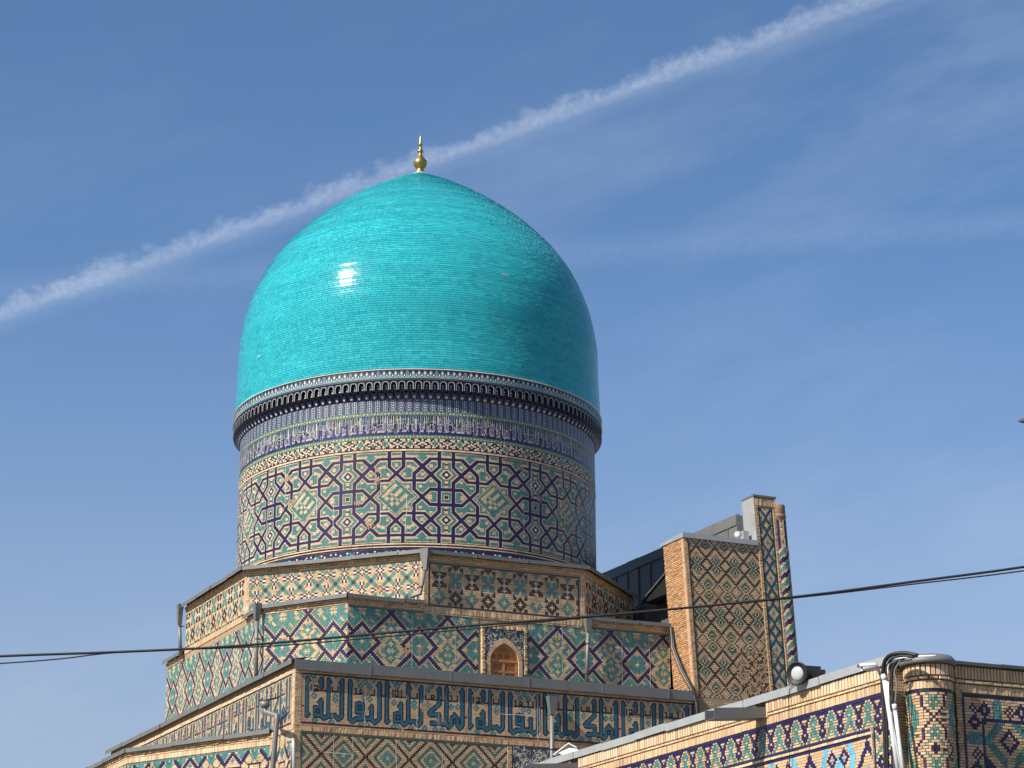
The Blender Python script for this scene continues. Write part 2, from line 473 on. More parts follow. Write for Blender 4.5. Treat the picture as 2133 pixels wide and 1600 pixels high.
# --- patterns (each returns a grid of pigment codes) ---
def pat_girih(reps):
    X, Y = grid(112 * reps, 108); X = X / 2 - .25; Y0 = Y / 2 - 26.75; Y = np.abs(Y0); x = np.mod(X + 0.5, 56); x = np.where(x > 28, 56 - x, x); fx = np.mod(X + 0.5, 56)
    S1 = [((4, 28), (4, 18)), ((4, 18), (12.3, 9.7)), ((12.3, 9.7), (23.7, 9.7)), ((23.7, 9.7), (28, 14)), ((28, 14), (24, 18)), ((24, 18), (24, 28)),
          ((0, 22.7), (9, 22.7)), ((9, 22.7), (18, 13.7)), ((18, 13.7), (18, 4.5)), ((18, 4.5), (13.5, 0)), ((13.5, 0), (9, 4.5)), ((9, 4.5), (0, 4.5)),
          ((18, 22.7), (28, 22.7)), ((18, 22.7), (4, 8.7)), ((4, 8.7), (4, 0))]
    d = lines_dist(x, Y, S1)
    G = np.full(X.shape, 2); G[d < 1.68] = 7; G[d < 0.94] = 1
    # the tilted key-pattern square between the crossings
    dx, dy = 28 - fx, Y0
    r = np.abs(dx) + np.abs(dy); inside = (r < 11.2) & (d > 1.68)
    p, q = dx + dy, dx - dy
    key = ((np.floor((p + 30) / 3.0) % 2 == 0) & (np.abs(q) < 8)) ^ ((np.floor((q + 31) / 3.0) % 2 == 0) & (np.abs(p) < 6.5) & (q > 0))
    G[inside] = 2; G[inside & key & (r < 9.6)] = 7; G[inside & (r > 10.2)] = 7
    G[inside & ~key & (np.mod(p * 3 + q * 5, 7) < 1.5)] = 15
    # the flower columns
    col = (x < 1.2) & (np.abs(Y - 13.5) < 7.6); G[col & (d > 1.68)] = 7
    rr = x + np.abs(Y - 13.5); G[(rr < 4.2) & (d > 1.68)] = 7; G[(rr < 2.6) & (d > 1.68)] = 1; G[rr < 1.2] = 4
    G[(x < 0.8) & (np.mod(np.floor(Y), 3) == 1) & (np.abs(Y - 13.5) > 3) & (np.abs(Y - 13.5) < 7)] = 6
    sq = np.maximum(x, Y); G[sq < 1.6] = 7; G[sq < 0.9] = 6
    for (px, py) in ((8.5, 18.6), (13.2, 13.4), (20.8, 18), (28, 19), (14.5, 6.2), (21.5, 6.0), (9.3, 0.6), (8.5, 9.2), (18.6, 17), (23.4, 13.5)):
        G[(np.abs(x - px) < 1.1) & (np.abs(Y - py) < 0.9) & (d > 1.68)] = 7
    top = Y > 24.2; G[top & (d > 1.68)] = 2; G[(Y > 26.4) & (d > 0.94)] = 7; G[(np.abs(Y - 24.6) < 0.5) & (d > 0.94) & (np.abs(x - 13.5) > 2)] = 7
    return G


def pat_flower(cols):
    X, Y = grid(cols, 6); u = np.mod(X, 14) - 7; v = Y - 2.5
    G = np.full(X.shape, 6)
    big = (np.abs(u) < 2.7) & (np.abs(v) < 2.7); ten = np.abs(np.mod(X + 7, 14) - 7)
    G[(np.abs(u) + np.abs(v) < 2.7)] = 7; G[(np.abs(u) + np.abs(v) < 2.1)] = 2
    G[(ten + np.abs(v) < 2.4)] = 7; G[(ten + np.abs(v) < 1.2)] = 6
    G[(np.mod(X + np.floor(Y) * 2, 4) == 0) & (G == 6)] = 4
    G[(np.abs(np.abs(u) - 3.5) < 0.6) & (np.abs(np.abs(v) - 2) < 0.6)] = 7
    return G


def pat_labyrinth(cols, rows, y0, ph=0.0):
    """large and small indigo diamonds on a teal and buff key ground"""
    X, Y = grid(cols, rows); Y = Y - y0; x = np.mod(X + ph + 17, 34) - 17; yy = np.mod(Y + 17, 34) - 17
    ax, ay = np.abs(x), np.abs(yy); dB = ax + ay; dS = np.abs(17 - ax) + ay; dS2 = ax + np.abs(17 - ay)
    G = np.full(X.shape, 0); best = np.full(X.shape, 99.0)
    for cx_ in (-16, -8, 0, 8, 16):
        for cy_ in (-16, -8, 0, 8, 16):
            r_ = np.abs(x - cx_) + np.abs(yy - cy_); best = np.minimum(best, r_)
    G[best < 3.7] = 2; G[best < 1.4] = 0
    p, q = x + yy, x - yy
    G[(np.abs(np.mod(p + 4, 8) - 4) < 1.1) & (best > 2.5) & (np.mod(q, 16) < 9)] = 2
    G[(np.abs(np.mod(q + 4, 8) - 4) < 1.1) & (best > 2.5) & (np.mod(p + 5, 16) < 7)] = 2
    G[(np.abs(np.mod(x, 8) - 4) < 1.1) & (np.abs(np.mod(yy, 8) - 4) < 1.1) & (np.mod(np.floor(x / 8) + np.floor(yy / 8), 2) == 0)] = 2
    G[(dB > 17) & (best > 1.4)] = 2; G[(dB > 17) & (np.mod(p, 8) < 2) & (np.mod(q, 10) > 4)] = 0
    ins = dS < 9; t = np.abs(np.mod(17 - ax + 3, 6) - 3) + np.abs(np.mod(yy + 3, 6) - 3)
    G[ins] = 2; G[ins & (t < 1.5)] = 0; G[ins & (np.abs(17 - ax) < 1) & (ay < 1)] = 4
    a = np.abs(dS - 10); b = np.where(dS > 10, np.abs(dB - 17), 99)
    d = np.minimum(a, b); G[d < 2.6] = 0; G[d < 1.05] = 1
    return G


def pat_rosettes(cols, rows, x0=0, y0=0):
    X, Y = grid(cols, rows); X = X - x0; Y = Y - y0
    i, j = np.round(X / 11.0), np.round(Y / 11.0); dx, dy = X - 11 * i, Y - 11 * j; hz = np.mod(i + j, 2) == 0
    a, b = np.where(hz, dx, dy), np.where(hz, dy, dx)
    G = np.full(X.shape, 0)
    px, py = np.mod(X, 11) - 5.5, np.mod(Y, 11) - 5.5
    apx, apy = np.abs(px), np.abs(py)
    G[((np.abs(apx - apy) < 1.05) & (apx < 3.7) & (apy < 3.7))] = 2; G[(apx + apy < 2.3)] = 2; G[(apx < .6) & (apy < .6)] = 6
    r = np.abs(a) + np.abs(b); G[r < 2.7] = 1; G[r < 1.5] = 7; G[r < .6] = 4
    r2 = np.abs(np.abs(a) - 4.4) + np.abs(b); G[r2 < 1.8] = 1; G[r2 < 0.6] = 4
    return G


def pat_crosses(cols, rows, x0=0, y0=0):
    X, Y = grid(cols, rows); X = X - x0; Y = Y - y0
    i, j = np.round(X / 10.0), np.round(Y / 10.0); dx, dy = np.abs(X - 10 * i), np.abs(Y - 10 * j)
    even, ie = np.mod(j, 2) == 0, np.mod(i, 2) == 0
    G = np.full(X.shape, 0); r = dx + dy; xx = np.abs(dx - dy)
    k = even & ie; G[k & (r < 4.4)] = 2; G[k & (r < 1.4)] = 0; G[k & (dx < .6) & (dy > 3.4)] = 2
    k = even & ~ie; G[k & (r < 4.2) & (r > 1.6)] = 6; G[k & (xx < 1.2) & (r > 5)] = 6; G[k & (r < .6)] = 4
    k = ~even & ie; G[k & (xx < 1.3) & (dx < 4.8)] = 6; G[k & (r < 1.4)] = 4; G[k & (np.abs(r - 6) < 1.1) & (dx < 2.4)] = 6
    k = ~even & ~ie; G[k & (xx < 1.3) & (dx < 4.4)] = 2; G[k & (np.abs(r - 5) < 1.1) & (dx < 3.6) & (dx > 0.6)] = 2
    return G


def pat_lattice(cols, rows, x0=0, y0=0):
    X, Y = grid(cols, rows); X = X - x0; Y = Y - y0
    G = np.full(X.shape, 0); d = np.full(X.shape, 99.0); tl = np.full(X.shape, 99.0); dot = np.zeros(X.shape, bool); wd = np.zeros(X.shape, bool)
    for ox, oy in ((0, 0), (6.5, 15), (6.5, -15)):
        u = np.mod(X - ox + 6.5, 13) - 6.5; v = np.mod(Y - oy + 15, 30) - 15; au, av = np.abs(u), np.abs(v)
        d = np.minimum(d, np.abs(au + av - 3.8)); dg = np.where((av > 3.2) & (av < 11.8), np.abs(au - (av - 3.8)), 99); d = np.minimum(d, dg)
        wd |= (au + av < 1.2)
        u2 = np.mod(X - ox - 6.5 + 6.5, 13) - 6.5; v2 = np.abs(v) - 3.3
        tl = np.minimum(tl, np.abs(np.abs(u2) + np.abs(v2) - 2.7)); dot |= (np.abs(u2) + np.abs(v2) < 0.8)
    G[tl < 0.85] = 15; G[dot] = 6; G[wd] = 7; G[d < 0.75] = 6
    return G


def pat_chain(cols, rows):
    X, Y = grid(cols, rows); x = np.abs(X - (cols - 1) / 2); h = (cols - 1) / 2
    P_ = 22; y = np.abs(np.mod(Y, P_) - P_ / 2); y2 = P_ / 2 - y
    G = np.full(X.shape, 0); big = np.abs(x - np.minimum(y2, 99) * 0.95); sm = np.abs(x + y2 * 0 - np.abs(y - 0) * 0.95)
    r = x + y; G[(x > h - 2.2) & (np.mod(Y, 7) < 4)] = 2
    line = np.minimum(np.abs(r - 6.0), np.abs(x + y2 - 4.0)); chk = np.mod(X + Y, 2) == 0
    G[line < 1.9] = np.where(chk, 3, 9)[line < 1.9]
    G[r < 3.4] = 0; G[r < 1.4] = 2; G[(x + y2) < 1.6] = 7
    return G


def pat_zigzag(cols, rows, y0, ph=0):
    X, Y = grid(cols, rows); G = np.full(X.shape, 0); P_ = 25.0
    best = np.full(X.shape, 99.0); alt = np.zeros(X.shape, bool)
    for ox, oy, k in ((0, 0, False), (P_ / 2, P_ / 2, True)):
        u = np.mod(X + ph - ox + P_ / 2, P_) - P_ / 2; v = np.mod(Y - y0 - oy + P_ / 2, P_) - P_ / 2; r = np.abs(u) + np.abs(v)
        alt = np.where(r < best, k, alt); best = np.minimum(best, r)
    G[(best > 6.6) & (best < 8.6)] = 15; G[(best < 4.4) & (best > 1.5)] = np.where(alt, 2, 6)[(best < 4.4) & (best > 1.5)]; G[best > 11.2] = 6
    return G


def pat_oct(cols, rows, y0):
    X, Y = grid(cols, rows); x = np.abs(np.mod(X, 32) - 16); y = np.abs(np.mod(Y - y0 + 16, 32) - 16)
    G = np.full(X.shape, 0)
    segs = [((0, 12), (6, 6)), ((6, 6), (12, 12)), ((12, 12), (12, 16)), ((0, 4), (4, 4)), ((4, 4), (10, 0)), ((6, 6), (6, 0)), ((12, 5), (16, 5)), ((12, 5), (12, 0))]
    d = lines_dist(x, y, segs); r = np.abs(x - 12) + np.abs(y - 9); G[(np.abs(x - 6) + np.abs(y - 11.5) < 2.6)] = 2; G[(np.abs(x - 15) + np.abs(y - 10) < 2.2)] = 2
    G[(np.abs(x - 16) + np.abs(y) < 2.2)] = 6; G[(x + np.abs(y - 8) < 1.6)] = 2; G[np.abs(r - 5) < 0.7] = 15; G[d < 0.9] = 1
    return G


def pat_kufic(cols, rows, ph=0.0):
    """square Kufic letters: 'al-mulk lillah, al-baqa lillah' drawn as strokes, with the small words above"""
    X, Y = grid(2 * cols, 2 * rows); X = X / 2 - .25; Y = Y / 2 - .25
    per = 113.5; xs = np.mod(X + ph, per) * 26.1; v = (rows - 0.5 - Y) / rows
    def Q(x, y): return x, (y - (45 + .087 * x)) / (985 - .012 * x)
    big = [[(96, 160), (96, 880), (150, 940), (215, 885), (480, 885)], [(330, 880), (330, 600), (225, 600), (225, 752), (330, 752)], [(490, 650), (490, 880)],
           [(480, 885), (545, 965), (630, 890), (630, 200)],
           [(765, 190), (765, 950)], [(1020, 600), (1025, 930), (915, 930), (915, 795), (1025, 795)], [(1025, 940), (1085, 1000), (1155, 935), (1155, 230)],
           [(1155, 935), (1290, 945), (1335, 1015), (1392, 950), (1392, 280)],
           [(1590, 975), (1725, 975), (1725, 812), (1550, 800), (1550, 765), (1730, 600), (1730, 300)], [(1725, 975), (1860, 1000), (1900, 1055), (1960, 985), (1960, 880), (2010, 835), (2065, 885), (2065, 1010), (2110, 1075), (2157, 1010), (2157, 340)],
           [(1860, 1000), (1860, 300)],
           [(2297, 350), (2297, 1050)], [(2547, 765), (2547, 1045), (2444, 1040), (2444, 906), (2547, 906)], [(2547, 364), (2547, 520)],
           [(2547, 1050), (2605, 1105), (2677, 1060), (2677, 375)], [(2677, 1060), (2800, 1055), (2860, 1130), (2918, 1065), (2918, 400)]]
    small = [[(180, 300), (205, 300), (205, 398)], [(180, 395), (535, 425)], [(280, 330), (330, 330), (330, 380), (280, 380), (280, 330)], [(415, 320), (440, 320), (440, 410)], [(530, 320), (530, 425)],
             [(870, 320), (870, 460)], [(915, 340), (965, 345), (965, 440), (915, 440), (915, 400)], [(1030, 340), (1030, 460)], [(915, 462), (1120, 470)], [(1200, 480), (1320, 490), (1320, 390)],
             [(1470, 410), (1470, 500), (1690, 528)], [(1575, 430), (1625, 435), (1625, 490), (1575, 485), (1575, 430)], [(1780, 525), (2060, 550), (2060, 445)], [(1930, 440), (1955, 440), (1955, 540)],
             [(2368, 472), (2368, 580)], [(2417, 490), (2476, 490), (2476, 560), (2425, 560)], [(2417, 578), (2628, 592)], [(2715, 602), (2845, 610), (2845, 510)], [(2742, 510), (2742, 600)], [(655, 432), (725, 438)], [(2200, 870), (2240, 872)]]
    rings = [(275, 672), (970, 860), (2010, 940), (2495, 972)]
    barbs = [(120, 215, 1), (600, 240, -1), (795, 265, 1), (1180, 300, 1), (1365, 320, -1), (1705, 340, -1), (1885, 370, 1), (2130, 375, -1), (2325, 395, 1), (2525, 410, -1), (2705, 425, 1), (2890, 440, -1), (795, 930, 1), (990, 640, -1), (465, 690, -1), (2330, 1020, 1), (2515, 800, -1), (275, 575, 0), (2010, 800, 0)]
    def dist(polys):
        d = np.full(X.shape, 99.0)
        for pl in polys:
            pl = [Q(*p) for p in pl]
            for a, b in zip(pl[:-1], pl[1:]):
                for sh in (0, per * 26.1, -per * 26.1):
                    d = np.minimum(d, segd(xs / 26.1, v * rows, ((a[0] + sh) / 26.1, a[1] * rows), ((b[0] + sh) / 26.1, b[1] * rows)))
        return d
    G = np.full(X.shape, 0); R_ = lambda x, y: (np.abs(xs / 26.1 - x / 26.1) + np.abs(v * rows - Q(x, y)[1] * rows))
    # small teal sprigs above and below the letters
    for tx, ty in ((235, 120), (370, 165), (510, 130), (285, 245), (450, 255), (355, 480), (455, 510), (900, 165), (1000, 175), (950, 260), (890, 570), (1290, 200), (1265, 660), (1265, 580), (1580, 240), (1515, 320), (1520, 600), (2000, 270), (1950, 660), (2070, 660), (310, 990), (410, 1000), (890, 1040), (960, 1040), (1205, 1060), (1460, 1080), (1650, 1100), (1780, 1110), (2400, 300), (2420, 680), (2800, 300), (2800, 760), (2800, 690), (2440, 1140), (2740, 1180)):
        rr = R_(tx, ty); G[rr < 2.3] = 2; G[rr < 0.6] = 7
    db = dist(big)
    for bx, by, sgn in barbs:
        db2 = R_(bx, by); G[db2 < 1.9] = 9; db = np.where(db2 < 0.8, np.minimum(db, 0.8), db)
    for rx, ry in rings:
        pass
    G[db < 1.68] = 9; G[db < 0.92] = 3
    for rx, ry in rings:
        rr = np.maximum(np.abs(xs - rx) / 26.1, np.abs(v * rows - Q(rx, ry)[1] * rows)); G[rr < 1.6] = 9; G[rr < .6] = 3
    G[(dist(small) < 0.5) & (db > 1.8)] = 9
    for sx in (0, 690, 1425, 2235): G[(np.abs(xs - sx) / 26.1 < 0.5) & (db > 2.3) & (G == 0)] = 13
    G[:2, :] = 9; G[-2:, :] = 9
    return G


def pat_frieze(cols, rows=10, ph=0):
    X, Y = grid(cols, rows); a = np.abs(np.mod(X + ph, 12) - 6); b = 6 - a
    G = np.full(X.shape, 0)
    def fig(dx, y, c):
        G[(dx + np.abs(y - 6.2) < 2.9)] = c; G[(y < 4.6) & (np.abs(dx - (4.4 - y) * 0.72) < 1.15)] = c; G[(dx < .6) & (y > 3.4) & (y < 8.6)] = c; G[(dx < .6) & (np.abs(y - 6.2) < .6)] = 7
    fig(a, Y, 2); fig(b, rows - 1 - Y, 1)
    G[-1, :] = np.where(b[-1] < 3.6, 1, G[-1]); return G


def pat_lightblue(cols, rows, ph=0):
    X, Y = grid(cols, rows); x = np.mod(X + ph, 38) - 19; ax = np.abs(x); y = rows - 1 - Y
    G = np.full(X.shape, 0)
    v = np.abs(ax - y * 0.9 + 0); G[(np.abs(ax - (y * 0.75 - 1)) < 1.4)] = 1
    G[(np.abs(ax - 9 - np.abs(y - 5) * 0.5) < 1.7) & (y < 12)] = 5; G[(ax > 15) & (np.mod(X, 5) > 0) & (y > 2) & (y < 9)] = 5
    G[(ax + np.abs(y - 12) < 4)] = 5; G[(np.abs(np.abs(ax - 15) + np.abs(y - 4) - 2.4) < .8)] = 1
    return G


def pat_column(cols, rows):
    X, Y = grid(cols, rows); x = np.abs(np.mod(X + 13, 26) - 13); P_ = 21.0; y = np.mod(Y - 21.0, P_); y = np.where(y > P_ / 2, P_ - y, y)   # y=0: crossing, P/2: cross
    G = np.full(X.shape, 0)
    G[(np.abs(x - y) < .6) & (y < 4.8)] = 1
    G[(np.abs(x - 4) < .6) & (y > 3.6) & (y < 7.2)] = 1; G[(np.abs(x - (y - 3)) < .6) & (y > 7)] = 1
    G[(x < .6) & (y > 2.4) & (y < 6.6)] = 2; G[(np.abs(x - 1) < .6) & (np.abs(y - 4) < .6)] = 2; G[(np.abs(x - 2) < .6) & (np.abs(y - 5) < .6)] = 2; G[(np.abs(x - 1) < .6) & (np.abs(y - 6) < .6)] = 2
    G[(np.abs(x - (y - 6)) < .6) & (y > 6) & (y < 10)] = 2
    z = P_ / 2 - y; G[((x < .6) & (z < 2.2)) | ((x < 1.6) & (z < .6))] = 1
    G[(np.abs(x - (6.9 + np.maximum(0, y - 1) * 0.6)) < 1.9)] = 2; G[(x > 11.4) & (y < 3)] = 1
    return G


def pat_nearpanel(cols, rows):
    X, Y = grid(cols, rows); t = rows - 1 - Y
    G = np.full(X.shape, 0)
    e = np.minimum(X, t)     # distance from the frame's left / top side
    s = np.where(X < t, t, X)
    m = np.mod(s, 16)
    band = (e >= 1) & (e < 8)
    q = np.abs(e - 4.5); k = np.minimum(np.abs(m - 4), np.abs(m - 20)); G[band & (q + k < 3.2) & (np.mod(X + Y, 2) == 0)] = 1
    k2 = np.abs(m - 9); G[band & (np.abs(k2 + q - 2.0) < 1.3)] = 1; k3 = np.minimum(np.abs(m - 14.5), np.abs(m + 1.5)); G[band & (k3 < 2.2) & (q + k3 < 4.5)] = 2
    G[e < 1] = 1; G[(e >= 8) & (e < 9)] = 1
    ins = e >= 9; x, y = X - 24, t - 22; r = np.abs(x) + np.abs(y); pr = np.mod(np.abs(x) - np.abs(y) + 40, 18) - 9
    a, b = np.mod(X - 19 + 11, 22) - 11, np.mod(t - 15 + 11, 22) - 11; rr = np.abs(a) + np.abs(b)
    G[ins & (np.abs(rr - 9.6) < 2.1)] = 2; G[ins & (np.abs(rr - 9.6) < 2.1) & (np.abs(a) < 1.6)] = 0; G[ins & (np.abs(rr - 3.2) < 1.1)] = 1; G[ins & (rr > 15.5)] = 1; G[ins & (rr > 19)] = 2
    return G


# ------------------------------------------------------------------ ground
g = MB(); g.add([(-3000, -300, 0), (3000, -300, 0), (3000, 5000, 0), (-3000, 5000, 0)], [[0, 1, 2, 3]])
tag(g.obj('ground', M['ground']), kind='structure')

# ------------------------------------------------------------------ the domed hall
HALL = empty('domed_hall', (XA, D0, 0))
tag(HALL, 'tiled mosque hall with large turquoise dome on a patterned drum above stepped walls', 'building')


def lathe_obj(name, prof, material, parent, n=128, smooth=True, cx=XA, cy=D0):
    m = MB(); m.lathe(prof, (cx, cy, 0), n); return m.obj(name, material, parent, smooth)


# --- dome
ZK = np.array([27.02, 27.6, 28.5, 30.0, 31.5, 33.0, 34.3, 35.3, 36.1, 36.7, 37.08, 37.25])
RK = np.array([6.913, 6.897, 6.862, 6.802, 6.477, 5.759, 4.665, 3.49, 2.30, 1.23, 0.48, 0.20])


def smooth_profile(n):
    # Catmull-Rom through the measured outline
    P_ = np.stack([RK, ZK], 1); P_ = np.vstack([2 * P_[0] - P_[1], P_, 2 * P_[-1] - P_[-2]]); out = []
    for i in range(1, len(P_) - 2):
        for t in np.linspace(0, 1, 40, endpoint=False):
            p0, p1, p2, p3 = P_[i - 1:i + 3]
            out.append(0.5 * (2 * p1 + (p2 - p0) * t + (2 * p0 - 5 * p1 + 4 * p2 - p3) * t * t + (3 * p1 - p0 - 3 * p2 + p3) * t ** 3))
    out.append(P_[-2]); out = np.array(out); s = np.concatenate([[0], np.cumsum(np.hypot(*np.diff(out, axis=0).T))])
    q = np.linspace(0, s[-1], n); return np.interp(q, s, out[:, 0]), np.interp(q, s, out[:, 1]), s[-1]


pr, pz, plen = smooth_profile(160)
DOME = lathe_obj('dome', [(r - 0.012, z) for r, z in zip(pr, pz)], M['glaze_joint'], HALL, 160)
TH = 0.088
nrow = int(plen / TH); dr, dz, _ = smooth_profile(nrow + 1)
TUR = [(0.026, 0.345, 0.395), (0.030, 0.370, 0.415), (0.022, 0.310, 0.365), (0.040, 0.400, 0.440), (0.018, 0.275, 0.335), (0.030, 0.355, 0.385)]
TW = [0.28, 0.26, 0.18, 0.12, 0.08, 0.08]


def tur():
    c = TUR[np.searchsorted(np.cumsum(TW), random.random() * 0.999)]; c = tuple(.7 * a + .3 * b for a, b in zip(c, (0.026, 0.345, 0.393))); k = random.uniform(0.965, 1.035)
    r = random.random()
    if r < 0.0006: c = (0.20, 0.42, 0.42)
    return (c[0] * k, c[1] * k, c[2] * k, 1.0)


tv, tcx, singles = [], [], []
rowk = 1.0
for i in range(nrow):
    r0, z0, r1, z1 = dr[i], dz[i], dr[i + 1], dz[i + 1]
    if max(r0, r1) < 0.2: continue
    rm = (r0 + r1) / 2; tl = hypot(r1 - r0, z1 - z0); nr, nz = (z1 - z0) / tl, -(r1 - r0) / tl
    cnt = max(8, int(2 * pi * rm / 0.238)); off = random.random(); rowk = random.uniform(0.93, 1.05) if random.random() < .5 else rowk; rt = random.gauss(0, .0009)
    cuts = (np.arange(cnt + 1) + off) / cnt * 2 * pi
    cuts[1:-1] += RNG.uniform(-0.18, 0.18, cnt - 1) * 2 * pi / cnt
    gz = 0.0035 / tl
    for j in range(cnt):
        a0, a1 = cuts[j] + 0.0030 / rm, cuts[j + 1] - 0.0030 / rm
        c = tur(); c = (c[0] * rowk, c[1] * rowk, c[2] * rowk, 1)
        am = (a0 + a1) / 2; fr = -sin(am - 0.0)
        if 29.2 < z0 < 30.9 and fr > 0.72 and len(singles) < 300: singles.append((am, (r0 + r1) / 2, (z0 + z1) / 2, nr, nz, rm * (a1 - a0), tl)); continue
        d = random.uniform(0.006, 0.012); e0, e1 = gz, 1 - gz
        ra, za, rb, zb = r0 + (r1 - r0) * e0, z0 + (z1 - z0) * e0, r0 + (r1 - r0) * e1, z0 + (z1 - z0) * e1
        bv = 0.0035 / rm
        for (a, rr, zz, dd) in ((a0, ra, za, 0), (a1, ra, za, 0), (a1, rb, zb, 0), (a0, rb, zb, 0),
                                (a0 + bv, ra + .003 * nz * -1 * 0, za + .004, d), (a1 - bv, ra, za + .004, d), (a1 - bv, rb, zb - .004, d), (a0 + bv, rb, zb - .004, d)):
            if dd: dd += random.uniform(-0.0005, 0.0005) + (rt if rr == rb else -rt)
            R_ = rr - 0.010 + dd * nr; tv.append((XA + R_ * cos(a), D0 + R_ * sin(a), zz + dd * nz))
        tcx += [c] + [(c[0], c[1], c[2], 0.0)] * 4
nT = len(tv) // 8
fq = np.array([[4, 5, 6, 7], [0, 1, 5, 4], [1, 2, 6, 5], [2, 3, 7, 6], [3, 0, 4, 7]])
o = new('tile_field', mesh_np('tile_field', np.array(tv), (np.arange(nT)[:, None, None] * 8 + fq[None]).reshape(-1, 4), M['dome'], np.array(tcx)), DOME); o['kind'] = 'stuff'
# the largest tiles, one by one
tile_me = []
for k in range(8):
    hw, hh, d = 0.5, 0.5, 0.010
    vv = [(-hw, -hh, 0), (hw, -hh, 0), (hw, hh, 0), (-hw, hh, 0), (-hw + .015, -hh + .04, d), (hw - .015, -hh + .04, d), (hw - .015, hh - .04, d), (-hw + .015, hh - .04, d)]
    c = tur(); tile_me.append(mesh_py('glazed_tile', vv, [list(f) for f in fq], M['dome'], [c] + [(c[0], c[1], c[2], 0.0)] * 4))
for (am, r, z, nr, nz, wd, ht) in singles:
    n3 = Vector((nr * cos(am), nr * sin(am), nz)); u3 = Vector((-sin(am), cos(am), 0)); v3 = n3.cross(u3)
    n3 = (n3 + u3 * random.uniform(-.003, .003) + v3 * random.uniform(-.008, .008)).normalized(); u3 = v3.cross(n3).normalized(); v3 = n3.cross(u3)
    o = bpy.data.objects.new('glazed_tile', random.choice(tile_me)); COL.objects.link(o); o.parent = DOME
    mt = Matrix((( u3.x * wd, v3.x * (ht - .006), n3.x, 0), (u3.y * wd, v3.y * (ht - .006), n3.y, 0), (u3.z * wd, v3.z * (ht - .006), n3.z, 0), (0, 0, 0, 1)))
    mt.translation = Vector((XA + (r - .010) * cos(am), D0 + (r - .010) * sin(am), z)); o.matrix_world = mt
# --- finial
fin = [(0.20, 37.16), (0.20, 37.30), (0.15, 37.36), (0.13, 37.42), (0.20, 37.50), (0.262, 37.60), (0.272, 37.70), (0.262, 37.74), (0.24, 37.79), (0.16, 37.90), (0.09, 38.00), (0.065, 38.08), (0.06, 38.11), (0.115, 38.15), (0.12, 38.19), (0.10, 38.23),
       (0.055, 38.26), (0.052, 38.42), (0.09, 38.45), (0.088, 38.49), (0.05, 38.53), (0.045, 38.62), (0.03, 38.78), (0.0, 38.87)]
lathe_obj('finial', fin, M['gold'], HALL, 40)
lathe_obj('finial_collar', [(0.36, 37.10), (0.30, 37.22), (0.215, 37.235)], M['zinc_bright'], HALL, 32)

# --- drum
RD = 6.67; GROT = -19.0
DRUM = lathe_obj('drum', [(RD - 0.012, 16.5), (RD - 0.012, 25.97), (6.66, 26.0), (6.76, 26.2), (6.80, 26.57), (6.80, 26.6), (6.94, 26.6), (6.94, 26.93), (6.85, 27.03)], M['dark_joint'], HALL, 192)


def drum_map(z0, r=RD, du=0.0): return Cyl(XA, D0, r, z0, -pi / 2 - pi + radians(GROT) + du / r)


cu = 2 * pi * RD / 672.0
field('girih_mosaic', pat_girih(12)[:, 330:1110], cu / 2, (24.03 - 20.79) / 108, drum_map(20.79, RD, 165 * cu), DRUM, depth=0.007, gap=0.003, bevel=0.0012, tilt=0.0004, buff_run=(2, 5), glaze_run=5)
field('flower_frieze', pat_flower(672), cu, (24.50 - 24.16) / 6, drum_map(24.16), DRUM, depth=0.014)
for z, h in ((24.058, 0.07), (20.71, 0.055), (20.615, 0.045)):
    A = bricks_rows(2 * pi * RD, 1, h, 0.26, 7); o = new('cream_moulding', tile_mesh('cream_moulding', A, drum_map(z), depth=0.02, gap=.004, jit=.1), DRUM); o['kind'] = 'stuff'
for z, h in ((24.145, 0.02), (24.035, 0.02), (20.78, 0.012), (20.68, 0.015)):
    A = bricks_rows(2 * pi * RD, 1, h, 0.25, 1); o = new('indigo_fillet', tile_mesh('indigo_fillet', A, drum_map(z), depth=0.016, gap=.002), DRUM); o['kind'] = 'stuff'
Gx, Gy = grid(672, 7); Gb = np.full(Gx.shape, 1); Gb[(np.mod(Gx * 7 + Gy * 13 + np.floor(Gx / 5) * 3, 11) < 2)] = 4; Gb[(np.mod(Gx, 21) < 5) & (np.mod(Gx + Gy, 3) < 1.5)] = 2; Gb[0] = 1; Gb[-1] = 1
field('lower_band', Gb, cu, 0.06, drum_map(20.15), DRUM, depth=0.012)


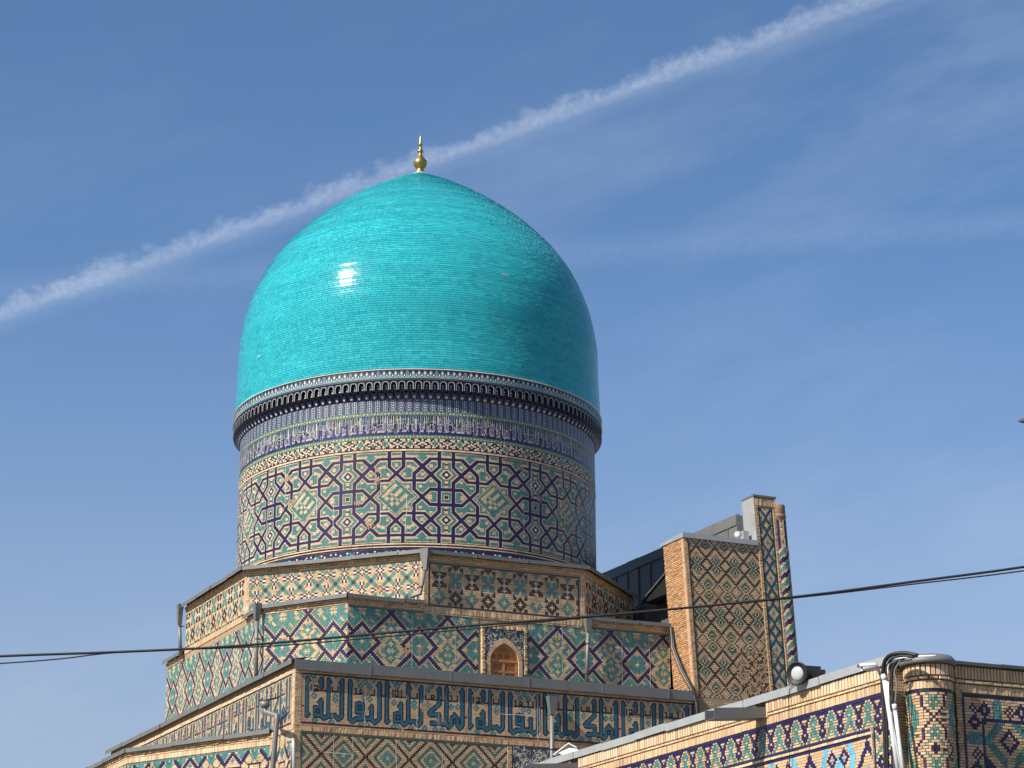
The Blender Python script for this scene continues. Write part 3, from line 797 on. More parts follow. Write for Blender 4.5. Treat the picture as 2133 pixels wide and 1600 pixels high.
class Polys:
    """flat glazed shapes laid out in (u, v) and pressed onto a surface as thin raised tiles"""
    def __init__(s): s.P = []; s.C = []; s.Wd = []
    def add(s, pts, code, w=0.004): s.P.append(pts); s.C.append(code); s.Wd.append(w)
    def rect(s, a, b, c, d, code, w=0.004): s.add([(a, c), (b, c), (b, d), (a, d)], code, w)
    def line(s, pts, wd, code, w=0.006):
        for (x0, y0), (x1, y1) in zip(pts[:-1], pts[1:]):
            l = hypot(x1 - x0, y1 - y0) + 1e-9; nx, ny = -(y1 - y0) / l * wd / 2, (x1 - x0) / l * wd / 2
            s.add([(x0 + nx, y0 + ny), (x0 - nx, y0 - ny), (x1 - nx, y1 - ny), (x1 + nx, y1 + ny)], code, w)
    def disc(s, x, y, r, code, w=0.006, n=8, sy=1.0): s.add([(x + r * cos(2 * pi * k / n), y + sy * r * sin(2 * pi * k / n)) for k in range(n)], code, w)
    def ring(s, x, y, r, wd, code, w=0.006, n=10):
        s.line([(x + r * cos(2 * pi * k / n), y + r * sin(2 * pi * k / n)) for k in range(n + 1)], wd, code, w)
    def build(s, name, fmap, parent, material=None):
        V, Fc, cols = [], [], []
        for pts, c, wv in zip(s.P, s.C, s.Wd):
            k = len(V); n = len(pts); ar = sum(pts[i][0] * pts[(i + 1) % n][1] - pts[(i + 1) % n][0] * pts[i][1] for i in range(n))
            if ar < 0: pts = pts[::-1]
            V += [(p[0], p[1], wv) for p in pts]; Fc.append(list(range(k, k + n))); cols.append(pig(c, 0.1))
        V = np.array(V); V3 = fmap(V[:, 0], V[:, 1], V[:, 2])
        o = new(name, mesh_py(name, V3, Fc, material or M['mosaic'], cols), parent); o['kind'] = 'stuff'; return o


CIRC = 2 * pi * RD
A0, A1 = CIRC * 0.18, CIRC * 0.82      # drum_map: u = CIRC/2 faces the camera
# panels under the muqarnas
PB = Polys(); n = 300; pw = CIRC / n
for k in range(n):
    u = k * pw
    PB.rect(u, u + pw, 25.49, 25.95, 12 if k % 2 else 9, 0.004); PB.rect(u - 0.007, u + 0.007, 25.49, 25.95, 16, 0.007)
    if k % 2:
        for q in range(5): PB.add([(u + pw / 2, 25.52 + q * .088), (u + pw / 2 + .022, 25.55 + q * .088), (u + pw / 2, 25.58 + q * .088), (u + pw / 2 - .022, 25.55 + q * .088)], 4, 0.008)
    else:
        PB.line([(u + pw * .3, 25.5), (u + pw * .7, 25.6), (u + pw * .3, 25.72), (u + pw * .7, 25.84), (u + pw * .4, 25.94)], 0.012, 10, 0.007)
PB.build('panel_band', drum_map(0.0), DRUM)
# yellow chains
CH = Polys()
for zc in (25.425, 24.575):
    CH.rect(0, CIRC, zc - .068, zc + .068, 15, 0.004)
    CH.rect(0, CIRC, zc + .052, zc + .064, 10, 0.007); CH.rect(0, CIRC, zc - .064, zc - .052, 10, 0.007)
    n = 330; pw = CIRC / n
    for k in range(n):
        u = (k + .5) * pw; yc = 8 if (k // 6) % 3 else 4
        s_ = .038 if k % 3 else .047
        CH.add([(u - pw * .44, zc), (u, zc - s_), (u + pw * .44, zc), (u, zc + s_)], 8, 0.008)
        CH.add([(u - pw * .24, zc), (u, zc - s_ * .5), (u + pw * .24, zc), (u, zc + s_ * .5)], 9 if k % 3 == 0 else 8, 0.011)
CH.rect(0, CIRC, 0, 0.0001, 9, 0.0)
n = 336 * 64 // 64
CHS = Polys(); CHS.P, CHS.C, CHS.Wd = [], [], []
for p, c, wv in zip(CH.P, CH.C, CH.Wd):      # long strips follow the curve in short pieces
    x0 = min(q[0] for q in p); x1 = max(q[0] for q in p)
    if x1 - x0 > 2:
        if p[0][1] < 1: continue
        for k in range(240): CHS.rect(x0 + (x1 - x0) * k / 240, x0 + (x1 - x0) * (k + 1) / 240, p[0][1], p[2][1], c, wv)
    else: CHS.add(p, c, wv)
CHS.build('yellow_chain', drum_map(0.0), DRUM)
# inscription: ground tiles, upper line of tall shafts, the cursive line
IB = Polys()
for k in range(240):
    IB.rect(CIRC * k / 240, CIRC * (k + 1) / 240, 24.65, 25.355, 12 if False else 1, 0.004)
u = 0.0
while u < CIRC:
    h0 = random.uniform(25.02, 25.12); IB.line([(u, h0), (u + random.uniform(-.02, .02), 25.34)], 0.016, random.choice((8, 10, 10, 4)), 0.008)
    if random.random() < .5: IB.line([(u, h0), (u + .07, h0 + random.uniform(-.03, .03)), (u + .12, h0 + .05)], 0.014, random.choice((8, 10)), 0.008)
    if random.random() < .3: IB.ring(u + .05, 25.16 + random.uniform(0, .1), 0.03, 0.012, random.choice((8, 10)), 0.008, 7)
    u += random.uniform(0.045, 0.10)
for k in range(900): IB.disc(random.uniform(0, CIRC), random.uniform(24.68, 25.05), 0.010, random.choice((4, 10)), 0.007, 5)
IB.build('inscription_ground', drum_map(0.0), DRUM)
FORMS = {'ا': (0xFE8D, 0xFE8E, None, None), 'ل': (0xFEDD, 0xFEDE, 0xFEDF, 0xFEE0), 'م': (0xFEE1, 0xFEE2, 0xFEE3, 0xFEE4), 'س': (0xFEB1, 0xFEB2, 0xFEB3, 0xFEB4),
         'ج': (0xFE9D, 0xFE9E, 0xFE9F, 0xFEA0), 'د': (0xFEA9, 0xFEAA, None, None), 'ه': (0xFEE9, 0xFEEA, 0xFEEB, 0xFEEC), 'ف': (0xFED1, 0xFED2, 0xFED3, 0xFED4), 'ت': (0xFE95, 0xFE96, 0xFE97, 0xFE98),
         'ع': (0xFEC9, 0xFECA, 0xFECB, 0xFECC), 'و': (0xFEED, 0xFEEE, None, None), 'ح': (0xFEA1, 0xFEA2, 0xFEA3, 0xFEA4), 'ن': (0xFEE5, 0xFEE6, 0xFEE7, 0xFEE8), 'ق': (0xFED5, 0xFED6, 0xFED7, 0xFED8)}


def shape_word(wd):
    out = []
    for i, ch in enumerate(wd):
        pj = i > 0 and FORMS[wd[i - 1]][2] is not None; nj = i + 1 < len(wd) and FORMS[ch][2] is not None
        f = FORMS[ch]; out.append(chr(f[3] if pj and nj else f[1] if pj else f[2] if nj else f[0]))
    return ''.join(out)


LINE = 'المساجد لله فلا تدعوا مع الله احدا قل الله'
txt = '  '.join(shape_word(x) for x in LINE.split())[::-1]
cv = bpy.data.curves.new('inscription_text', 'FONT'); cv.body = txt; cv.size = 1.0; cv.offset = 0.0
tmp = bpy.data.objects.new('tmp_text', cv); COL.objects.link(tmp); bpy.context.view_layer.update()
tm = bpy.data.meshes.new_from_object(tmp.evaluated_get(bpy.context.evaluated_depsgraph_get()))
tco = np.array([v.co[:] for v in tm.vertices]); tfc = [list(p.vertices) for p in tm.polygons]
bpy.data.objects.remove(tmp); bpy.data.curves.remove(cv); bpy.data.meshes.remove(tm)
tx0, tx1, ty0, ty1 = tco[:, 0].min(), tco[:, 0].max(), tco[:, 1].min(), tco[:, 1].max()
reps = 15; uw = CIRC / reps; VV, FF = [], []
for k in range(reps):
    b0 = len(VV); uu = (tco[:, 0] - tx0) / (tx1 - tx0) * uw * 0.985 + k * uw
    yy = np.clip((tco[:, 1] + .06) / .80, -.04, 1.08); vv = 24.70 + 0.54 * yy
    VV += np.stack([uu, vv, np.full(len(uu), 0.011)], 1).tolist(); FF += [[b0 + i for i in f] for f in tfc]
VV = np.array(VV); V3 = drum_map(0.0)(VV[:, 0], VV[:, 1], VV[:, 2])
o = new('inscription', mesh_py('inscription', V3, FF, M['mosaic'], [(0.42, 0.41, 0.42, 0.5)] * len(FF)), DRUM); o['kind'] = 'stuff'
# upper shafts that rise from the cursive line
SH = Polys()
u = 0.0
while u < CIRC:
    SH.line([(u, 24.85), (u + random.uniform(-.03, .03), random.uniform(25.15, 25.34))], 0.014, 4, 0.010); u += random.uniform(.12, .45)
for k in range(40): SH.line([(k * CIRC / 40, 25.03), (k * CIRC / 40 + .6, 25.035)], 0.012, 4, 0.010)
SH.build('inscription_shaft', drum_map(0.0), DRUM)

# --- cornice: rim band and muqarnas
RIM = Polys(); n = 212; CR = 2 * pi * 6.945; pw = CR / n
rm_ = lambda u, v, w_: Cyl(XA, D0, 6.945, 0.0, -pi / 2 - pi)(u, v, w_)
for k in range(n):
    u = (k + .5) * pw; h = pw / 2
    RIM.rect(u - h, u + h, 26.61, 26.925, 9, 0.003)
    RIM.add([(u - h, 26.64), (u + h, 26.64), (u + h, 26.68), (u + .35 * h, 26.76), (u - .35 * h, 26.76), (u - h, 26.68)], 10, 0.006)
    RIM.add([(u, 26.72), (u + .62 * h, 26.82), (u + .3 * h, 26.89), (u, 26.915), (u - .3 * h, 26.89), (u - .62 * h, 26.82)], 10, 0.008)
    RIM.line([(u - .62 * h, 26.82), (u, 26.72), (u + .62 * h, 26.82), (u, 26.905), (u - .62 * h, 26.82)], 0.012, 14, 0.010)
    RIM.add([(u, 26.77), (u + .28 * h, 26.82), (u, 26.87), (u - .28 * h, 26.82)], 4 if k % 5 else 12, 0.012)
    RIM.add([(u + h, 26.66), (u + 1.45 * h, 26.74), (u + h, 26.84), (u + .55 * h, 26.74)], 9, 0.009)
    RIM.add([(u + h, 26.69), (u + 1.22 * h, 26.74), (u + h, 26.80), (u + .78 * h, 26.74)], 4, 0.012)
RIM.build('rim_band', rm_, DRUM)
lathe_obj('rim_moulding', [(6.90, 26.945), (6.965, 26.95), (6.972, 26.965), (6.965, 26.978), (6.85, 27.02)], M['white_dirty'], DRUM, 192)
lathe_obj('dark_moulding', [(6.80, 26.56), (6.965, 26.565), (6.97, 26.60), (6.90, 26.612)], M['dark_joint'], DRUM, 192)


def niche_mesh(width, z0, z1, rf, rb, seed):
    """one pointed muqarnas niche: frame, white rib, reveal, back and the bracket under it"""
    m = MB(); hw = width / 2; H = z1 - z0
    arch = []
    for t in np.linspace(0, 1, 7): arch.append((-hw * .80 * (1 - t ** 2.2), z0 + H * (.38 + .52 * (1 - (1 - t) ** 2))))
    arch = [(-hw * .80, z0)] + arch; arch = arch + [(-x, z) for x, z in arch[::-1][1:]]
    outer = [(-hw, z0)] + [(-hw, z) for x, z in arch[1:6]] + [(-hw, z1), (-hw * .3, z1), ][:2]
    k = len(arch)
    def P3(x, z, r): return (r, x, z)
    out_ = []
    for x, z in arch:
        t = (z - z0) / H
        if abs(x) > hw * .55: out_.append((hw * (1 if x > 0 else -1), z))
        else: out_.append((x * 1.6, z1))
    inn = [(x * .88, z0 + (z - z0) * .945) for x, z in arch]; bk = [(x * .70, z0 + (z - z0) * .86) for x, z in arch]
    def strip(A, ra, B, rb_, code):
        n0 = len(A)
        m.add([P3(x, z, ra) for x, z in A] + [P3(x, z, rb_) for x, z in B], [[i, i + 1, n0 + i + 1, n0 + i] for i in range(n0 - 1)], pig(code, .1))
    strip(out_, rf, arch, rf, 9)
    strip(arch, rf + .006, inn, rf + .004, 16)
    strip(inn, rf + .004, bk, rb, 9)
    m.add([P3(x, z, rb) for x, z in bk], [list(range(k))], pig(6, .1))
    for q in range(2):
        zc = z0 + H * (.22 + .28 * q); s_ = .030; m.add([P3(0, zc - s_, rb + .008), P3(s_, zc, rb + .008), P3(0, zc + s_, rb + .008), P3(-s_, zc, rb + .008)], [[0, 1, 2, 3]], pig(4, .2))
    # sill and corbel
    lo = z0 - .075; m.hexa([P3(-hw * .95, lo, rb - .09), P3(hw * .95, lo, rb - .09), P3(hw * .6, lo, rb - .01), P3(-hw * .6, lo, rb - .01), P3(-hw, z0, rb - .09), P3(hw, z0, rb - .09), P3(hw * .98, z0, rf - .01), P3(-hw * .98, z0, rf - .01)], pig(9, .1))
    return mesh_py('muqarnas_niche', m.v, m.f, M['mosaic'], m.c)


nN = 150; nm = niche_mesh(2 * pi * 6.95 / nN, 26.225, 26.565, 6.945, 6.83, 1)
for k in range(nN):
    a = 2 * pi * (k + .5) / nN
    if sin(a) > 0.35: continue
    o = bpy.data.objects.new('muqarnas_niche', nm); COL.objects.link(o); o.parent = DRUM; o.matrix_world = Matrix.Translation((XA, D0, 0)) @ Matrix.Rotation(a, 4, 'Z')


def bracket_mesh(width):
    m = MB(); hw = width / 2
    def P3(x, z, r): return (r, x, z)
    m.hexa([P3(-hw * .5, 25.96, 6.62), P3(hw * .5, 25.96, 6.62), P3(hw * .5, 25.96, 6.69), P3(-hw * .5, 25.96, 6.69), P3(-hw * .9, 26.14, 6.66), P3(hw * .9, 26.14, 6.66), P3(hw * .75, 26.14, 6.84), P3(-hw * .75, 26.14, 6.84)], pig(12, .1))
    m.hexa([P3(-hw * .42, 25.965, 6.69), P3(hw * .42, 25.965, 6.69), P3(hw * .42, 25.965, 6.70), P3(-hw * .42, 25.965, 6.70), P3(-hw * .42, 26.06, 6.75), P3(hw * .42, 26.06, 6.75), P3(hw * .42, 26.06, 6.777), P3(-hw * .42, 26.06, 6.777)], pig(14, .1))
    z = 26.012; r = 6.745; s_ = .042
    m.add([P3(0, z - s_, r - .012), P3(s_, z, r + .006), P3(0, z + s_, r + .024), P3(-s_, z, r + .006)], [[0, 1, 2, 3]], pig(4, .1))
    return mesh_py('muqarnas_bracket', m.v, m.f, M['mosaic'], m.c)


bm_ = bracket_mesh(2 * pi * 6.8 / nN)
for k in range(nN):
    a = 2 * pi * k / nN
    if sin(a) > 0.35: continue
    o = bpy.data.objects.new('muqarnas_bracket', bm_); COL.objects.link(o); o.parent = DRUM; o.matrix_world = Matrix.Translation((XA, D0, 0)) @ Matrix.Rotation(a, 4, 'Z')

# ------------------------------------------------------------------ tiers
bW = AP - 0.13


def xy(bc): p = W(bc[0], bc[1], 0); return (float(p[0]), float(p[1]))


def prism_part(name, plan, z0, z1, material, parent):
    m = MB(); pts = [xy(p) for p in plan]
    ar = sum(pts[i][0] * pts[(i + 1) % len(pts)][1] - pts[(i + 1) % len(pts)][0] * pts[i][1] for i in range(len(pts)))
    if ar < 0: pts = pts[::-1]
    m.prism(pts, z0, z1); return m.obj(name, material, parent)


def wall_frame(p, q, z0=0.0):
    """plane through plan points p -> q (left to right seen from outside)"""
    a, b = W(*p, z0), W(*q, z0); U = (b - a) / np.linalg.norm(b - a); Nn = np.cross(U, UP); return Plane(a, U, UP, Nn), float(np.linalg.norm(b - a))


def offset_frame(fr, du=0.0, dv=0.0, dn=0.0): return Plane(fr.o + du * fr.U + dv * fr.V + dn * fr.N, fr.U, fr.V, fr.N)


def eave(p, q, ztop, parent, over=0.17, drop=0.13, e0=0.0, e1=0.0, sheet=1.9, back=0.5, rise=0.10, corbel=True, material='zinc'):
    """sheet-metal eave over a corbelled brick course, along the wall p -> q"""
    fr, ln = wall_frame(p, q, ztop)
    U, Nn = fr.U, fr.N; u = -e0; end = ln + e1
    while u < end - 0.05:
        u2 = min(u + sheet * random.uniform(.9, 1.1), end)
        if end - u2 < 0.5: u2 = end
        jz = random.uniform(-.012, .012); jo = random.uniform(-.01, .012); tl = random.uniform(-.012, .012)
        m = MB(); t = 0.012
        def sec(uu, dzz):
            o_ = fr.o + uu * U
            return [o_ + (over + jo) * Nn + (-drop + dzz) * UP, o_ + (over + jo + .004) * Nn + dzz * UP, o_ - back * Nn + (rise + dzz) * UP, o_ - back * Nn + (rise - t + dzz) * UP, o_ + (over + jo - t) * Nn + (-t + dzz) * UP, o_ + (over + jo - t) * Nn + (-drop + dzz) * UP]
        A, B = sec(u, jz), sec(u2 + .004, jz + tl); n = 6
        m.add(A + B, [list(range(n))[::-1], list(range(n, 2 * n))] + [[i, (i + 1) % n, n + (i + 1) % n, n + i][::-1] for i in range(n)])
        m.add([fr.o + uu * U + (over + jo + k) * Nn + (zz + jz) * UP for uu in (u2 - .02, u2 + .02) for k in (0.0, .016) for zz in (-drop, .004)],
              [[0, 1, 3, 2], [4, 6, 7, 5], [0, 4, 5, 1], [2, 3, 7, 6], [1, 5, 7, 3], [0, 2, 6, 4]])
        m.obj('eave_sheet', M[material], parent); u = u2
    if corbel:
        for k, (dn, zz, h) in enumerate(((0.085, -drop - .05, .062), (0.055, -drop - .115, .062), (0.025, -drop - .18, .062))):
            A = bricks_rows(ln, 1, h, 0.13 if k == 1 else .26, 0); f2 = offset_frame(fr, 0, zz, 0)
            o = new('corbel_course', tile_mesh('corbel_course', A, f2, depth=dn, gap=.006, tilt=.004), parent); o['kind'] = 'stuff'


# plan corners (b, c): octagon of the upper tier
V0 = (bW, 2.93); V1 = (bW, -3.12); Vm1 = (2.72, bW); Vm2 = (-4.05, bW); V2 = (4.0, -6.95)
Z1 = 20.16
UT = prism_part('upper_tier', [V0, V1, V2, (-4, -6.95), (-7, -3.2), (-7.3, 4), Vm2, Vm1], 15.0, Z1 - 0.02, M['mortar'], HALL)
for p, q in ((Vm2, Vm1), (Vm1, V0), (V0, V1), (V1, V2)): eave(p, q, Z1, UT, over=.22, e0=.09, e1=.09)
ROOF = MB(); ROOF.lathe([(7.5, Z1 - .01), (RD + .01, Z1 + .10)], (XA, D0, 0), 64); ROOF.obj('tier_roof', M['zinc'], UT)
CELL = 0.0605
# face A: rosettes
fr, ln = wall_frame(Vm1, V0); n = int((ln - .30) / CELL)
field('mosaic', pat_rosettes(n, 36, 4, 10), CELL, CELL, offset_frame(fr, .15, Z1 - .34 - 36 * CELL), UT, proud_buff=.0, depth=.007, tilt=.0006, gap=.004, bevel=.002)
bricks('corner_brick', .14, 30, .06, .14, offset_frame(fr, 0, Z1 - .34 - 30 * .06), UT, code=7); bricks('corner_brick', .14, 30, .06, .14, offset_frame(fr, ln - .14, Z1 - .34 - 30 * .06), UT, code=7)
# face B: crosses, dark fillet round it
fr, ln = wall_frame(V0, V1); n = int((ln - .32) / CELL); z0 = 18.27; rows = int((Z1 - .34 - z0) / CELL)
G = pat_crosses(n, rows, 6, 5); G[0, :] = 9; G[-1, :] = 9; G[:, 0] = 9; G[:, -1] = 9
field('mosaic', G, CELL, CELL, offset_frame(fr, .16, z0), UT, depth=.007, tilt=.0006, gap=.014, bevel=.002, glaze_run=4)
bricks('corner_brick', .15, 27, .06, .15, offset_frame(fr, 0, z0), UT); bricks('corner_brick', .15, 27, .06, .15, offset_frame(fr, ln - .15, z0), UT)
bricks('soldier_band', ln, 1, .20, .075, offset_frame(fr, 0, z0 - .215), UT, depth=.03, tilt=.006)
bricks('stretcher_band', ln, 1, .055, .26, offset_frame(fr, 0, z0 - .275), UT, depth=.02)
# face C: slim crosses seen at a slant
fr, ln = wall_frame(Vm2, Vm1); n = int((ln - .2) / CELL)
field('mosaic', pat_crosses(n, 24, 3, 8), CELL, CELL, offset_frame(fr, .05, Z1 - .34 - 24 * CELL), UT, depth=.007, tilt=.0006, gap=.004, bevel=.002)
bricks('corner_brick', .14, 24, .06, .14, offset_frame(fr, ln - .14, Z1 - .34 - 24 * .06), UT, code=7)
bricks('soldier_band', ln, 1, .20, .075, offset_frame(fr, 0, 18.27), UT, depth=.03)
# face D
fr, ln = wall_frame(V1, V2); n = int((ln - .2) / CELL)
field('mosaic', pat_crosses(n, 40, 3, 8), CELL, CELL, offset_frame(fr, .16, Z1 - .34 - 40 * CELL), UT, depth=.007, tilt=.0006, gap=.004, bevel=.002)
bricks('corner_brick', .15, 40, .06, .15, offset_frame(fr, 0, Z1 - .34 - 40 * .06), UT)

# middle tier: square with a chamfered corner
Z2 = 18.40
K1 = (bW - .001, 5.66); K0 = (4.78, bW - .001); K2 = (bW - .001, -6.45); Km = (-6.2, bW - .001)
MT = prism_part('middle_tier', [K0, K1, K2, (-6, -6.45), Km], 10.0, Z2 - .02, M['mortar'], HALL)
eave(K0, K1, Z2, MT, e0=.07, e1=.05); eave(K1, (bW, 2.98), Z2, MT, e0=.05)
eave((bW, -3.18), K2, Z2, MT, e0=.05); eave((2.95, bW), K0, Z2, MT, e1=.07); eave(Km, (-4.1, bW), Z2, MT, e0=.1)
fr, ln = wall_frame(K0, K1); n = int(ln / CELL) + 1; rows = 46; zt = Z2 - .33
field('mosaic', pat_labyrinth(n, rows, rows - 20, 5), ln / n, CELL, offset_frame(fr, 0, zt - rows * CELL), MT, depth=.007, tilt=.0006, gap=.004, bevel=.002)
fr, ln = wall_frame(K1, K2); n = int(ln / CELL)
G = pat_labyrinth(n, rows, rows - 20, 9); dl, dr_ = int((5.66 - .86) / (ln / n)), int((5.66 + .90) / (ln / n))
G[:, dl:dr_] = -1; G[:, dl - 1] = 15; G[:, dr_] = 15; G[-1, :] = 15
field('mosaic', G, ln / n, CELL, offset_frame(fr, 0, zt - .02 - rows * CELL), MT, depth=.007, tilt=.0006, gap=.004, bevel=.002)
fr, ln = wall_frame(Km, K0); n = int(ln / CELL)
field('mosaic', pat_labyrinth(n, rows + 10, rows - 10, 3), ln / n, CELL, offset_frame(fr, 0, zt - (rows + 10) * CELL), MT, depth=.007, tilt=.0006, gap=.004, bevel=.002)

# --- window in the middle tier
frB, _ = wall_frame(K1, K2)
WO = 5.66     # u of c = 0


def wu(c): return WO - c


WIN = MB(); win_fr = frB
# opening block set into the wall: dark-ground spandrel, brick jambs, pointed brick arch, carved wooden shutter
bricks('window_jamb', .115, 27, .062, .115, offset_frame(frB, wu(.84), 16.12), MT, depth=.13); bricks('window_jamb', .115, 27, .062, .115, offset_frame(frB, wu(-.73), 16.12), MT, depth=.13)
bricks('window_lintel', 1.68, 1, .13, .072, offset_frame(frB, wu(.84), 17.67), MT, depth=.13)
ax0 = wu(0.0); hw, zs, za = .53, 16.62, 17.20      # inner arch


def arch_pts(hw, zs, za, n=9):
    out = []
    for k in range(n + 1):
        x = cos(k / n * pi / 2); out.append((hw * x, zs + (za - zs) * (sqrt(max(0, 1 - x * x)) * .70 + .30 * (1 - x))))
    out[-1] = (0, za); return out


inn = arch_pts(hw, zs, za); out2 = arch_pts(hw + .135, zs, za + .19)
AR = MB()
for sgn in (1, -1):
    for k in range(9):
        for f0, f1 in ((0.04, .48), (.52, .96)):
            def L_(P_, f): return (P_[k][0] + (P_[k + 1][0] - P_[k][0]) * f, P_[k][1] + (P_[k + 1][1] - P_[k][1]) * f)
            q = [L_(inn, f0), L_(inn, f1), L_(out2, f1), L_(out2, f0)]
            pp = [frB.o + (ax0 + sgn * x) * frB.U + z * UP for x, z in q]
            if sgn < 0: pp = pp[::-1]
            AR.extrude([p + .0 * frB.N for p in pp], .115 * frB.N, pig(0, .14))
    for zz in np.arange(16.1, zs, .065):
        AR.box(frB.o + (ax0 + (hw if sgn > 0 else -hw - .135)) * frB.U + zz * UP, .135 * frB.U, .06 * UP, .115 * frB.N, pig(0, .14))
SPW = MB()
for sgn in (1, -1):
    q = [(0, 17.665), (0, out2[-1][1] + .002)] + [(x + .002, z + .002) for x, z in out2[::-1][1:]] + [(hw + .137, 16.1), (.725, 16.1), (.725, 17.665)]
    pp = [frB.o + (ax0 + sgn * x) * frB.U + z * UP for x, z in q]
    SPW.extrude(pp if sgn > 0 else pp[::-1], .09 * frB.N)
SPW.obj('spandrel', M['dark_joint'], MT)
o = AR.obj('arch_bricks', M['mosaic'], MT, cols=True); o['kind'] = 'stuff'
# reveal and shutter
SH_ = MB(); poly = [(hw, 16.0)] + inn + [(-x, z) for x, z in inn[::-1][1:]] + [(-hw, 16.0)]
SH_.extrude([frB.o + (ax0 + x * .995) * frB.U + (z - .004) * UP + .013 * frB.N for x, z in poly], .006 * frB.N)
WINDOW = SH_.obj('window', M['wood'], HALL)
PN = MB()


def rail(x0, x1, z0, z1, d=.03, part=WINDOW, mat_='wood'):
    m = MB(); m.box(frB.o + (ax0 + x0) * frB.U + z0 * UP + .018 * frB.N, (x1 - x0) * frB.U, (z1 - z0) * UP, d * frB.N); return m


rail(-.52, .52, 16.56, 16.64, .04).obj('rail', M['wood'], WINDOW)
rail(-.47, .47, 16.20, 16.25).obj('rail', M['wood'], WINDOW); rail(-.035, .035, 16.0, 16.555).obj('stile', M['wood'], WINDOW)
for sx in (-.49, .42): rail(sx, sx + .07, 16.0, 16.555).obj('stile', M['wood'], WINDOW)
for x0, x1, z0, z1 in ((-.40, -.235, 16.32, 16.52), (-.20, -.06, 16.32, 16.52), (.06, .20, 16.32, 16.52), (.235, .40, 16.32, 16.52), (-.40, -.235, 16.04, 16.18), (-.20, -.06, 16.04, 16.18), (.06, .20, 16.04, 16.18), (.235, .40, 16.04, 16.18),
                       (-.44, -.30, 16.68, 16.82), (-.22, -.04, 16.68, 16.86), (.04, .22, 16.68, 16.86), (.30, .44, 16.68, 16.82), (-.13, .13, 16.91, 17.06), (-.24, -.16, 16.90, 16.97), (.16, .24, 16.90, 16.97)):
    m = MB(); o_ = frB.o + .0185 * frB.N; c = .025
    pts = [(x0 + c, z0), (x1 - c, z0), (x1, z0 + c), (x1, z1 - c), ((x0 + x1) / 2, z1 + .008), (x0, z1 - c), (x0, z0 + c)]
    m.extrude([o_ + (ax0 + x) * frB.U + z * UP for x, z in pts], .012 * frB.N); m.obj('shutter_panel', M['wood_dark'], WINDOW)


def floral(P_, u0, u1, v0, v1, keep, n, seed):
    """white scroll vines with blossoms on a dark ground"""
    rs = random.Random(seed)
    for k in range(n):
        x, y = rs.uniform(u0, u1), rs.uniform(v0, v1); r = rs.uniform(.06, .13); a = rs.uniform(0, 6.28); pts = []
        for q in range(9):
            t = q / 8; pts.append((x + r * (1 - .75 * t) * cos(a + 4.6 * t), y + r * (1 - .75 * t) * sin(a + 4.6 * t)))
        pts = [p for p in pts if u0 < p[0] < u1 and v0 < p[1] < v1 and keep(*p)]
        if len(pts) > 2: P_.line(pts, .013, rs.choice((4, 4, 10)), .018)
        if len(pts) > 2: P_.disc(pts[-1][0], pts[-1][1], rs.uniform(.016, .03), rs.choice((4, 4, 8, 10)), .020, 7)
    for k in range(n):
        x, y = rs.uniform(u0, u1), rs.uniform(v0, v1)
        if keep(x, y): P_.disc(x, y, rs.uniform(.008, .016), rs.choice((4, 4, 2)), .019, 5)


SPF = Polys()
def keep_sp(x, y):
    dx = abs(x - ax0); zz = np.interp(dx, [p[0] for p in out2[::-1]], [p[1] for p in out2[::-1]]); return y > (zz if dx < hw + .135 else 0) + .02 and dx < .70
floral(SPF, ax0 - .71, ax0 + .71, 16.7, 17.65, keep_sp, 85, 3)
SPF.ring(ax0, 17.52, .075, .014, 8, .021, 10); SPF.ring(ax0, 17.52, .04, .012, 15, .022, 8)
for sgn in (-1, 1): SPF.ring(ax0 + sgn * .42, 17.38, .085, .016, 8, .021, 8); SPF.disc(ax0 + sgn * .42, 17.38, .045, 15, .021, 8)
SPF.build('spandrel_flowers', offset_frame(frB, 0, 0, .08), MT)

# lower tier with the Kufic band
Z3 = 15.80; bK, cK = AP + 1.27, AP + 0.26
Q0 = (bK, cK); Q1 = (bK, -12.5); Qm = (-12.0, cK)
LT = prism_part('lower_tier', [Q0, Q1, (-6, -12.5), (-12, -5), Qm], 0.0, Z3 - .03, M['mortar'], HALL)
eave(Q0, (bK, -6.52), Z3, LT, over=.15, drop=.33, e0=.08, sheet=2.7, back=1.6, rise=.12, corbel=False)
eave(Qm, Q0, Z3, LT, over=.17, drop=.15, e0=.2, e1=.1, sheet=2.4, back=.4, corbel=False)
frK, lnK = wall_frame(Q0, Q1)
zt = 15.40; H = 1.62; rows = 29; cw = .05
bricks('plain_course', lnK, 2, .062, .26, offset_frame(frK, 0, zt - .005), LT, depth=.022, tilt=.004)
n = int(11.3 / cw)
field('kufic_mosaic', pat_kufic(int(14.6 / cw), rows, 85.0), cw / 2, H / rows / 2, offset_frame(frK, .24, zt - H), LT, depth=.006, tilt=.0004, gap=.002, bevel=.001, buff_run=(3, 8), glaze_run=6)
bricks('corner_brick', .22, 45, .062, .20, offset_frame(frK, 0, 12.7), LT)
bricks('plain_course', lnK, 1, .055, .26, offset_frame(frK, 0, zt - H - .065), LT, depth=.022, code=11)
bricks('soldier_band', lnK - .2, 1, .165, .072, offset_frame(frK, .2, zt - H - .235), LT, depth=.03, tilt=.006)
zz = zt - H - .27
G = pat_zigzag(int(7.2 / CELL), 44, 20, 14); G[-1, :] = 15; G[:, 0] = 15
field('zigzag_mosaic', G, CELL, CELL, offset_frame(frK, .24, zz - 44 * CELL), LT, depth=.007, tilt=.0006, gap=.013, bevel=.002, glaze_run=4)
bricks('frame_brick', .16, 40, .062, .15, offset_frame(frK, 7.44, zz - 2.5), LT, depth=.03); 
